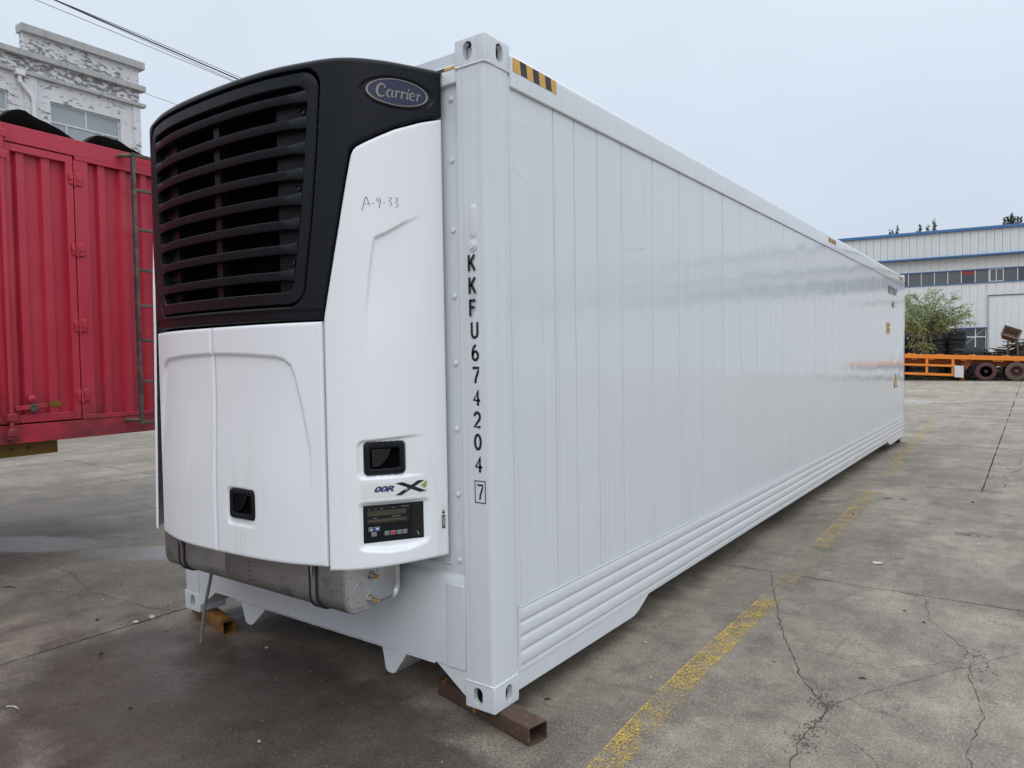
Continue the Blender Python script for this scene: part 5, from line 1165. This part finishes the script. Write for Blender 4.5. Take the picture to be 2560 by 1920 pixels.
# ============================================================ TYRES
VF = frame(-4.736, 49.553, 4.0)
tyme = None
def tyre(loc, rot, label, group, rscale=1.0):
    global tyme
    if tyme is None:
        mb = MB(); pr = [(.30, .06), (.30, .12), (.34, .135), (.45, .140), (.485, .125), (.495, .10), (.488, .085), (.50, .075), (.502, .02), (.494, .005), (.494, -.005), (.502, -.02), (.50, -.075), (.488, -.085), (.495, -.10), (.485, -.125), (.45, -.140), (.34, -.135), (.30, -.12), (.30, -.06)]
        mb.lathe(pr, (0, 0, 0), (0, 0, 1), 30, True); tyme = mb.mesh('tyre', 'rubber', smooth=40)
    o = bpy.data.objects.new('tyre', tyme); col.objects.link(o); o.location = loc; o.rotation_euler = rot; o.scale = (rscale,) * 3
    return tag(o, label, 'tyre', group)
ORD = ['bottom', 'second', 'third', 'fourth', 'fifth', 'sixth', 'seventh', 'eighth', 'ninth', 'topmost']
for si, (a, n, cnt, nm, dz) in enumerate(((.66, 0, 9, 'left stack of tyres, behind the tree trunk', .292), (1.70, .02, 10, 'middle stack of tyres', .286), (2.80, -.05, 10, 'right stack of tyres, beside the low window', .290), (-.42, .1, 9, 'stack of tyres hidden left of the tree', .288))):
    for k in range(cnt):
        x, y, _ = VF(a + rnd.uniform(-.03, .03), n + rnd.uniform(-.03, .03), 0); w = 'topmost' if k == cnt - 1 else ORD[k]
        tyre((x, y, .141 + k * dz), (rnd.uniform(-.012, .012), rnd.uniform(-.012, .012), rnd.uniform(0, 6)), '%s black truck tyre of the %s' % (w, nm), 'stacked truck tyres', 1.0 + rnd.uniform(-.02, .02))
TN = ['first', 'second', 'third', 'fourth', 'fifth', 'sixth', 'seventh', 'eighth', 'ninth']
for si, (a, cnt) in enumerate(((-1.0, 8), (.06, 8), (1.12, 9), (2.18, 9), (3.3, 4), (4.34, 4))):
    for k in range(cnt):
        x, y, _ = VF(a + rnd.uniform(-.03, .03), -1.12 + rnd.uniform(-.03, .03), 0)
        tyre((x, y, .141 + k * .286), (0, 0, rnd.uniform(0, 6)), '%s tyre from the ground in the %s stack from the left along the warehouse wall' % (TN[k], TN[si]), 'tyre stacks against the warehouse wall')
for k in range(7):
    # tyres leaning in a row behind the flatbed
    x, y, _ = VF(3.15 + k * .20, .9 + .05 * k, 0); tl = R(62 - k * 5)
    hgt = .50 * math.sin(tl) + .141 * math.cos(tl)
    tyre((x, y, hgt + (.90 if k < 5 else .72)), (0, -tl, R(4)), '%s leaning tyre in the row resting on the tyre heap' % ['first', 'second', 'third', 'fourth', 'fifth', 'sixth', 'last'][k], 'tyres leaning behind the flatbed', 1.05)
for k in range(10):
    x, y, _ = VF(3.0 + (k % 5) * .75, .95 + (k // 5) * .12, 0)
    tyre((x, y, .141 + (k // 5) * .284), (0, 0, k), '%s tyre of the %s course of the heap under the leaning tyres' % (['first', 'second', 'third', 'fourth', 'fifth'][k % 5], ['lower', 'upper'][k // 5]), 'tyres lying behind the flatbed', .74)
for k, (a, n, tl) in enumerate(((-2.6, 3.2, 80), (-1.9, 3.3, 78), (1.6, 3.4, 82), (3.2, 3.3, 76), (4.9, 3.5, 80))):
    x, y, _ = VF(a, n, 0); t = R(tl); tyre((x, y, .503 * math.sin(t) + .14 * math.cos(t)), (t, 0, R(4 + k * 6)), '%s tyre from the left standing upright behind the flatbed' % ['first', 'second', 'third', 'fourth', 'fifth'][k], 'tyres standing behind the flatbed')

# ============================================================ WILLOW TREE
qt = random.Random(21)
tb0 = (-3.28, 45.92)
wt = thing('willow_tree', (tb0[0], tb0[1], 0), 'feathery yellow-green willow beside the stacked tyres', 'tree')
rtv = Vector((.811, .585, 0)); fwv = Vector((-.585, .811, 0))
tr = MB(); tr.tube([(tb0[0], tb0[1], 0), (tb0[0] + .02, tb0[1], 1.2), (tb0[0] - .03, tb0[1] + .02, 2.2), (tb0[0], tb0[1], 3.0)], [.11, .085, .075, .07], 8)
brm = MB(); lfm = MB(); fork = Vector((tb0[0], tb0[1], 2.95))
def sprig(p, d, L, n):
    pts = [p]; v = d.copy()
    for i in range(5):
        v = (v + Vector((qt.uniform(-.25, .25), qt.uniform(-.25, .25), -.10 - .05 * i))).normalized(); pts.append(pts[-1] + v * L / 5)
    brm.tube(pts, [.006, .005, .004, .004, .003, .002], 3, False)
    for _ in range(n):
        i = qt.randrange(5); b = pts[i].lerp(pts[i + 1], qt.random()); dd = (v + Vector((qt.uniform(-1, 1), qt.uniform(-1, 1), qt.uniform(-1, .5)))).normalized(); s_ = qt.uniform(.08, .16); t = dd.cross(Vector((qt.uniform(-1, 1), qt.uniform(-1, 1), qt.uniform(-1, 1)))).normalized()
        lfm.add([b, b + dd * s_ * .5 + t * s_ * .13, b + dd * s_, b + dd * s_ * .5 - t * s_ * .13], [(0, 1, 2, 3)])
for k in range(34):
    an = qt.uniform(-1.25, 1.25) if k > 3 else (-.9, -.25, .45, 1.15)[k]; dep = qt.uniform(-.75, .75); L = qt.uniform(1.2, 2.35) * (1.10 if an > .5 else 1) if abs(an) > .55 else qt.uniform(1.9, 2.75)
    d = (rtv * math.sin(an) + Vector((0, 0, 1)) * math.cos(an) * .92 + fwv * dep * .8).normalized()
    if an > .9: d = (d + Vector((0, 0, .12))).normalized()
    pts = [fork + Vector((0, 0, qt.uniform(-.5, .1)))]; v = d.copy(); st = L / 7
    for i in range(7):
        v = (v + Vector((qt.uniform(-.14, .14), qt.uniform(-.14, .14), qt.uniform(-.10, .06)))).normalized(); pts.append(pts[-1] + v * st)
    brm.tube(pts, [.034 - .0043 * i for i in range(8)], 5, False)
    for i in range(2, 8):
        for _ in range(5 if i < 7 else 7):
            sd = (v + Vector((qt.uniform(-1, 1), qt.uniform(-1, 1), qt.uniform(-.5, .7)))).normalized(); sprig(pts[i].lerp(pts[i - 1], qt.random()), sd, qt.uniform(.35, .80), 19)
for k in range(46):   # low drooping sprays round the trunk
    d = (rtv * qt.uniform(-1, 1) + fwv * qt.uniform(-1, 1) + Vector((0, 0, qt.uniform(-.35, .25)))).normalized(); p = fork + Vector((0, 0, qt.uniform(-1.25, .25))) + rtv * qt.uniform(-.5, .35); sprig(p + d * .12, d, qt.uniform(.4, .85), 30)
tr.build('trunk', 'bark', wt); brm.build('branches', 'bark', wt, fix=False); lfm.build('crown', 'willow_leaf', wt, smooth=None, fix=False)

# ============================================================ SCRAP HEAP right of the tyres
qs = random.Random(5); k = 0
HEAPLAB = ['grey', 'brown', 'dark', 'pale', 'split', 'bent', 'short', 'long']
heap = thing('scrap_heap', VF(7.2, 1.0, 0), 'tangled heap of weathered timber scraps behind the flatbed trailer', 'scrap heap')
for k in range(270):
    lev = qs.random() ** .6; a = 6.6 + qs.uniform(-1, 1) * 2.2; z = .05 + lev * (interp(a, [4.4, 5.2, 6.0, 7.2, 9], [1.35, 1.72, 2.15, 2.35, 1.2]) - .05); n = 1.0 + qs.uniform(-.9, .9) * (1 - .6 * lev)
    L = qs.uniform(.6, 1.9); an = qs.gauss(0, .35); tl = qs.gauss(0, .22); d = Vector((math.cos(an) * math.cos(tl), math.sin(an) * math.cos(tl), math.sin(tl))); c = Vector((a, n, max(z, .04 + abs(math.sin(tl)) * L / 2)))
    mb = MB(VF); mb.bar(c - d * L / 2, c + d * L / 2, qs.uniform(.05, .14), qs.uniform(.025, .07)); mb.build('plank', 'scrap_wood' if qs.random() < .6 else 'scrap_dark', heap)
mb = MB(VF); mb.prism([(4.7, 0), (9.2, 0), (8.8, 1.0), (7.2, 1.9), (6.2, 1.75), (5.3, 1.25)], lambda a, z: (a, .4, z), lambda a, z: (a, 1.5, z)); mb.build('heap_base', 'scrap_dark', heap)
# rusty hopper on legs lying tilted on the heap
hpz = thing('rusty_hopper', VF(5.45, 1.9, 0), 'tilted rusty steel hopper on splayed legs above the scrap heap', 'hopper')
def HF(x, y, z):
    c5, s5 = math.cos(R(48)), math.sin(R(48)); y, z = y * c5 + z * s5, z * c5 - y * s5; ca, sa = math.cos(R(-22)), math.sin(R(-22)); x2, z2 = x * ca - z * sa, x * sa + z * ca; return VF(5.42 + x2, 1.9 + y, 2.52 + z2)
t_ = .02
for poly in ([(-.42, -.35, .20), (.42, -.35, .20), (.30, -.25, -.22), (-.30, -.25, -.22)], [(-.42, .35, .20), (.42, .35, .20), (.30, .25, -.22), (-.30, .25, -.22)], [(-.42, -.35, .20), (-.42, .35, .20), (-.30, .25, -.22), (-.30, -.25, -.22)], [(.42, -.35, .20), (.42, .35, .20), (.30, .25, -.22), (.30, -.25, -.22)], [(-.30, -.25, -.22), (.30, -.25, -.22), (.30, .25, -.22), (-.30, .25, -.22)]):
    mb = MB(HF); mb.add(poly, [(0, 1, 2, 3)]); o = mb.build('hopper_side', 'hopper_rust', hpz, smooth=None, fix=False); so = o.modifiers.new('s', 'SOLIDIFY'); so.thickness = .025
for a, b in (((-.44, -.37, .21), (.44, -.37, .21)), ((-.44, .37, .21), (.44, .37, .21)), ((-.44, -.37, .21), (-.44, .37, .21)), ((.44, -.37, .21), (.44, .37, .21))):
    mb = MB(HF); mb.bar(a, b, .05, .04); mb.build('rim_bar', 'hopper_rust', hpz)
for a, n in ((5.25, 2.0), (5.85, 2.0), (5.25, 1.6), (5.85, 1.6)):
    mb = MB(VF); mb.bar((a, n, 0), (a + (5.5 - a) * .3, n, 2.36), .09, .06); mb.build('leg', 'hopper_rust', hpz)
mb = MB(VF); mb.bar((5.32, 2.15, 1.85), (5.80, 2.15, 2.30), .07, .05); mb.build('brace', 'hopper_rust', hpz)
# low kerb and weeds at the foot of the tyres
kb = MB(VF); kb.box(-8, 14, 3.95, 4.2, 0, .13); tag(kb.build('kerb', 'concrete', base=VF(3, 4.1, 0)), kind='structure')
wd = MB(VF); qw = random.Random(4)
for k in range(60): leaves(wd, (qw.uniform(-3, 3.5), 4.35 + qw.uniform(0, .25), .10), 14, (.15, .08, .05), .05, qw, 3)
tag(wd.build('weeds', 'weed_leaf', smooth=None, fix=False), 'low green weeds along the kerb behind the flatbed', 'weeds', kind='stuff')

# ============================================================ SMALL LITTER on the yard
def pebble(x, y, s_, mat, label, flat=.5):
    bm = bmesh.new(); bmesh.ops.create_icosphere(bm, subdivisions=1, radius=s_)
    q = random.Random(int(x * 1000 + y * 77)); 
    for v in bm.verts: v.co = Vector((v.co.x * q.uniform(.7, 1.3), v.co.y * q.uniform(.6, 1.2), v.co.z * flat * q.uniform(.7, 1.2)))
    zmin = min(v.co.z for v in bm.verts)
    me = bpy.data.meshes.new('pebble'); bm.to_mesh(me); bm.free(); me.materials.append(M(mat)); o = bpy.data.objects.new('pebble', me); col.objects.link(o); o.location = (x, y, -zmin - .001); tag(o, label, 'pebble', 'pebbles on the yard')
PB = [(.064, 1.496, .009, 'stone_grey', 'grey pebble between the container and the yellow line'), (-.017, .995, .008, 'stone_grey', 'small pebble just outside the container rail'), (.063, .989, .008, 'stone_grey', 'pebble close to the yellow line beside the kick plate'),
      (.319, .869, .007, 'paper_white', 'tiny white chip left of the yellow line'), (.19, .191, .008, 'stone_grey', 'pebble right of the brown support tube end'), (.104, 1.258, .012, 'paper_white', 'flat pale flake left of the yellow line'),
      (1.348, 2.454, .010, 'dark_litter', 'dark pebble right of the long crack'), (1.227, 2.609, .010, 'dark_litter', 'small black lump below the slab joint'), (.642, 2.171, .009, 'stone_grey', 'grey pebble beside the long crack'),
      (.774, 1.406, .011, 'stone_grey', 'brown pebble left of the long crack'), (.431, 5.326, .016, 'dark_litter', 'dark lump on the faded yellow line'), (-.079, 6.504, .018, 'stone_grey', 'stone at the foot of the container side'),
      (1.354, 6.641, .016, 'dark_litter', 'dark lump near the right slab edge'), (-2.914, -.317, .015, 'dark_litter', 'dark oval stone left of the slab joint'), (-3.294, -.109, .010, 'paper_white', 'white chip beside the left crack'),
      (-2.66, -.20, .020, 'paper_white', 'white crumb of concrete lying in the left slab joint'), (-2.666, -.096, .022, 'paper_white', 'larger white crumb of concrete in the left slab joint'), (-2.342, -.556, .014, 'dark_litter', 'dark stone on the damp ground left of the hose'),
      (-1.557, -.782, .012, 'dark_litter', 'dark stone on the damp ground in front of the tank'), (-3.771, -.192, .014, 'stone_grey', 'pale stone below the left crack'), (-2.377, -.151, .012, 'stone_grey', 'pebble left of the orange support tube'),
      (-.791, -.619, .010, 'stone_grey', 'grey pebble on the dark ground before the container'), (-1.632, .015, .012, 'paper_white', 'small scrap lying under the container front sill')]
for x, y, s_, m_, lab in PB: pebble(x, y, s_, m_, lab)
for i, (x, y, an, L, lab) in enumerate(((.587, 6.404, .4, .10, 'dark twig near the right end of the yellow dash'), (.728, 6.43, .1, .07, 'short dark twig right of the yellow dash'), (1.193, 1.436, .2, .035, 'small brown twig right of the long crack'), (-4.168, -.366, .5, .12, 'dark stick lying at the left on the concrete'), (-2.024, -1.098, .3, .08, 'pale splinter at the lower left'), (.019, .383, .6, .03, 'curled dark leaf stalk beside the container corner'))):
    mb = MB(); d = Vector((math.cos(an), math.sin(an), 0)); c = Vector((x, y, .005)); mb.tube([c - d * L / 2, c + Vector((0, 0, .003)) + Vector((-d.y, d.x, 0)) * L * .08, c + d * L / 2], [.003, .0045, .002], 5); tag(mb.build('twig', 'dark_litter' if 'pale' not in lab else 'paper_white', base=(x, y, 0)), lab, 'twig', 'twigs on the yard')
mb = MB(); q = random.Random(3); rows = [[(.88 + i * .022 + q.uniform(-.004, .004), 3.61 + j * .02 + q.uniform(-.003, .003), .003 + q.uniform(0, .014)) for i in range(4)] for j in range(4)]
mb.grid(rows, True); o = mb.build('paper_scrap', 'paper_white', base=(.91, 3.64, 0), smooth=None, fix=False); tag(o, 'crumpled white paper scrap in the middle of the yard', 'litter')
# fine grit scattered over the near slabs (nobody could count it)
gr = MB(); q = random.Random(8)
for k in range(1500):
    x = q.uniform(-4.5, 2.6); y = q.uniform(-2.3, 5) if q.random() < .7 else q.uniform(-1.6, 1.5); s_ = q.uniform(.0010, .0030) * (1 if q.random() < .95 else 1.8)
    an = q.uniform(0, 6); d = Vector((math.cos(an), math.sin(an), 0)) * s_; e_ = Vector((-d.y, d.x, 0)) * q.uniform(.5, 1); c = Vector((x, y, .0002))
    gr.add([c - d - e_, c + d - e_, c + d * .8 + e_, c - d * .7 + e_, c + Vector((0, 0, s_ * .9))], [(0, 1, 4), (1, 2, 4), (2, 3, 4), (3, 0, 4)])
tag(gr.build('grit', 'stone_grey', smooth=None, fix=False), 'fine grit scattered over the concrete', 'grit', kind='stuff')
print('objects', len(bpy.data.objects), 'tris', sum(len(o.data.polygons) * 2 for o in bpy.data.objects if o.type == 'MESH'))
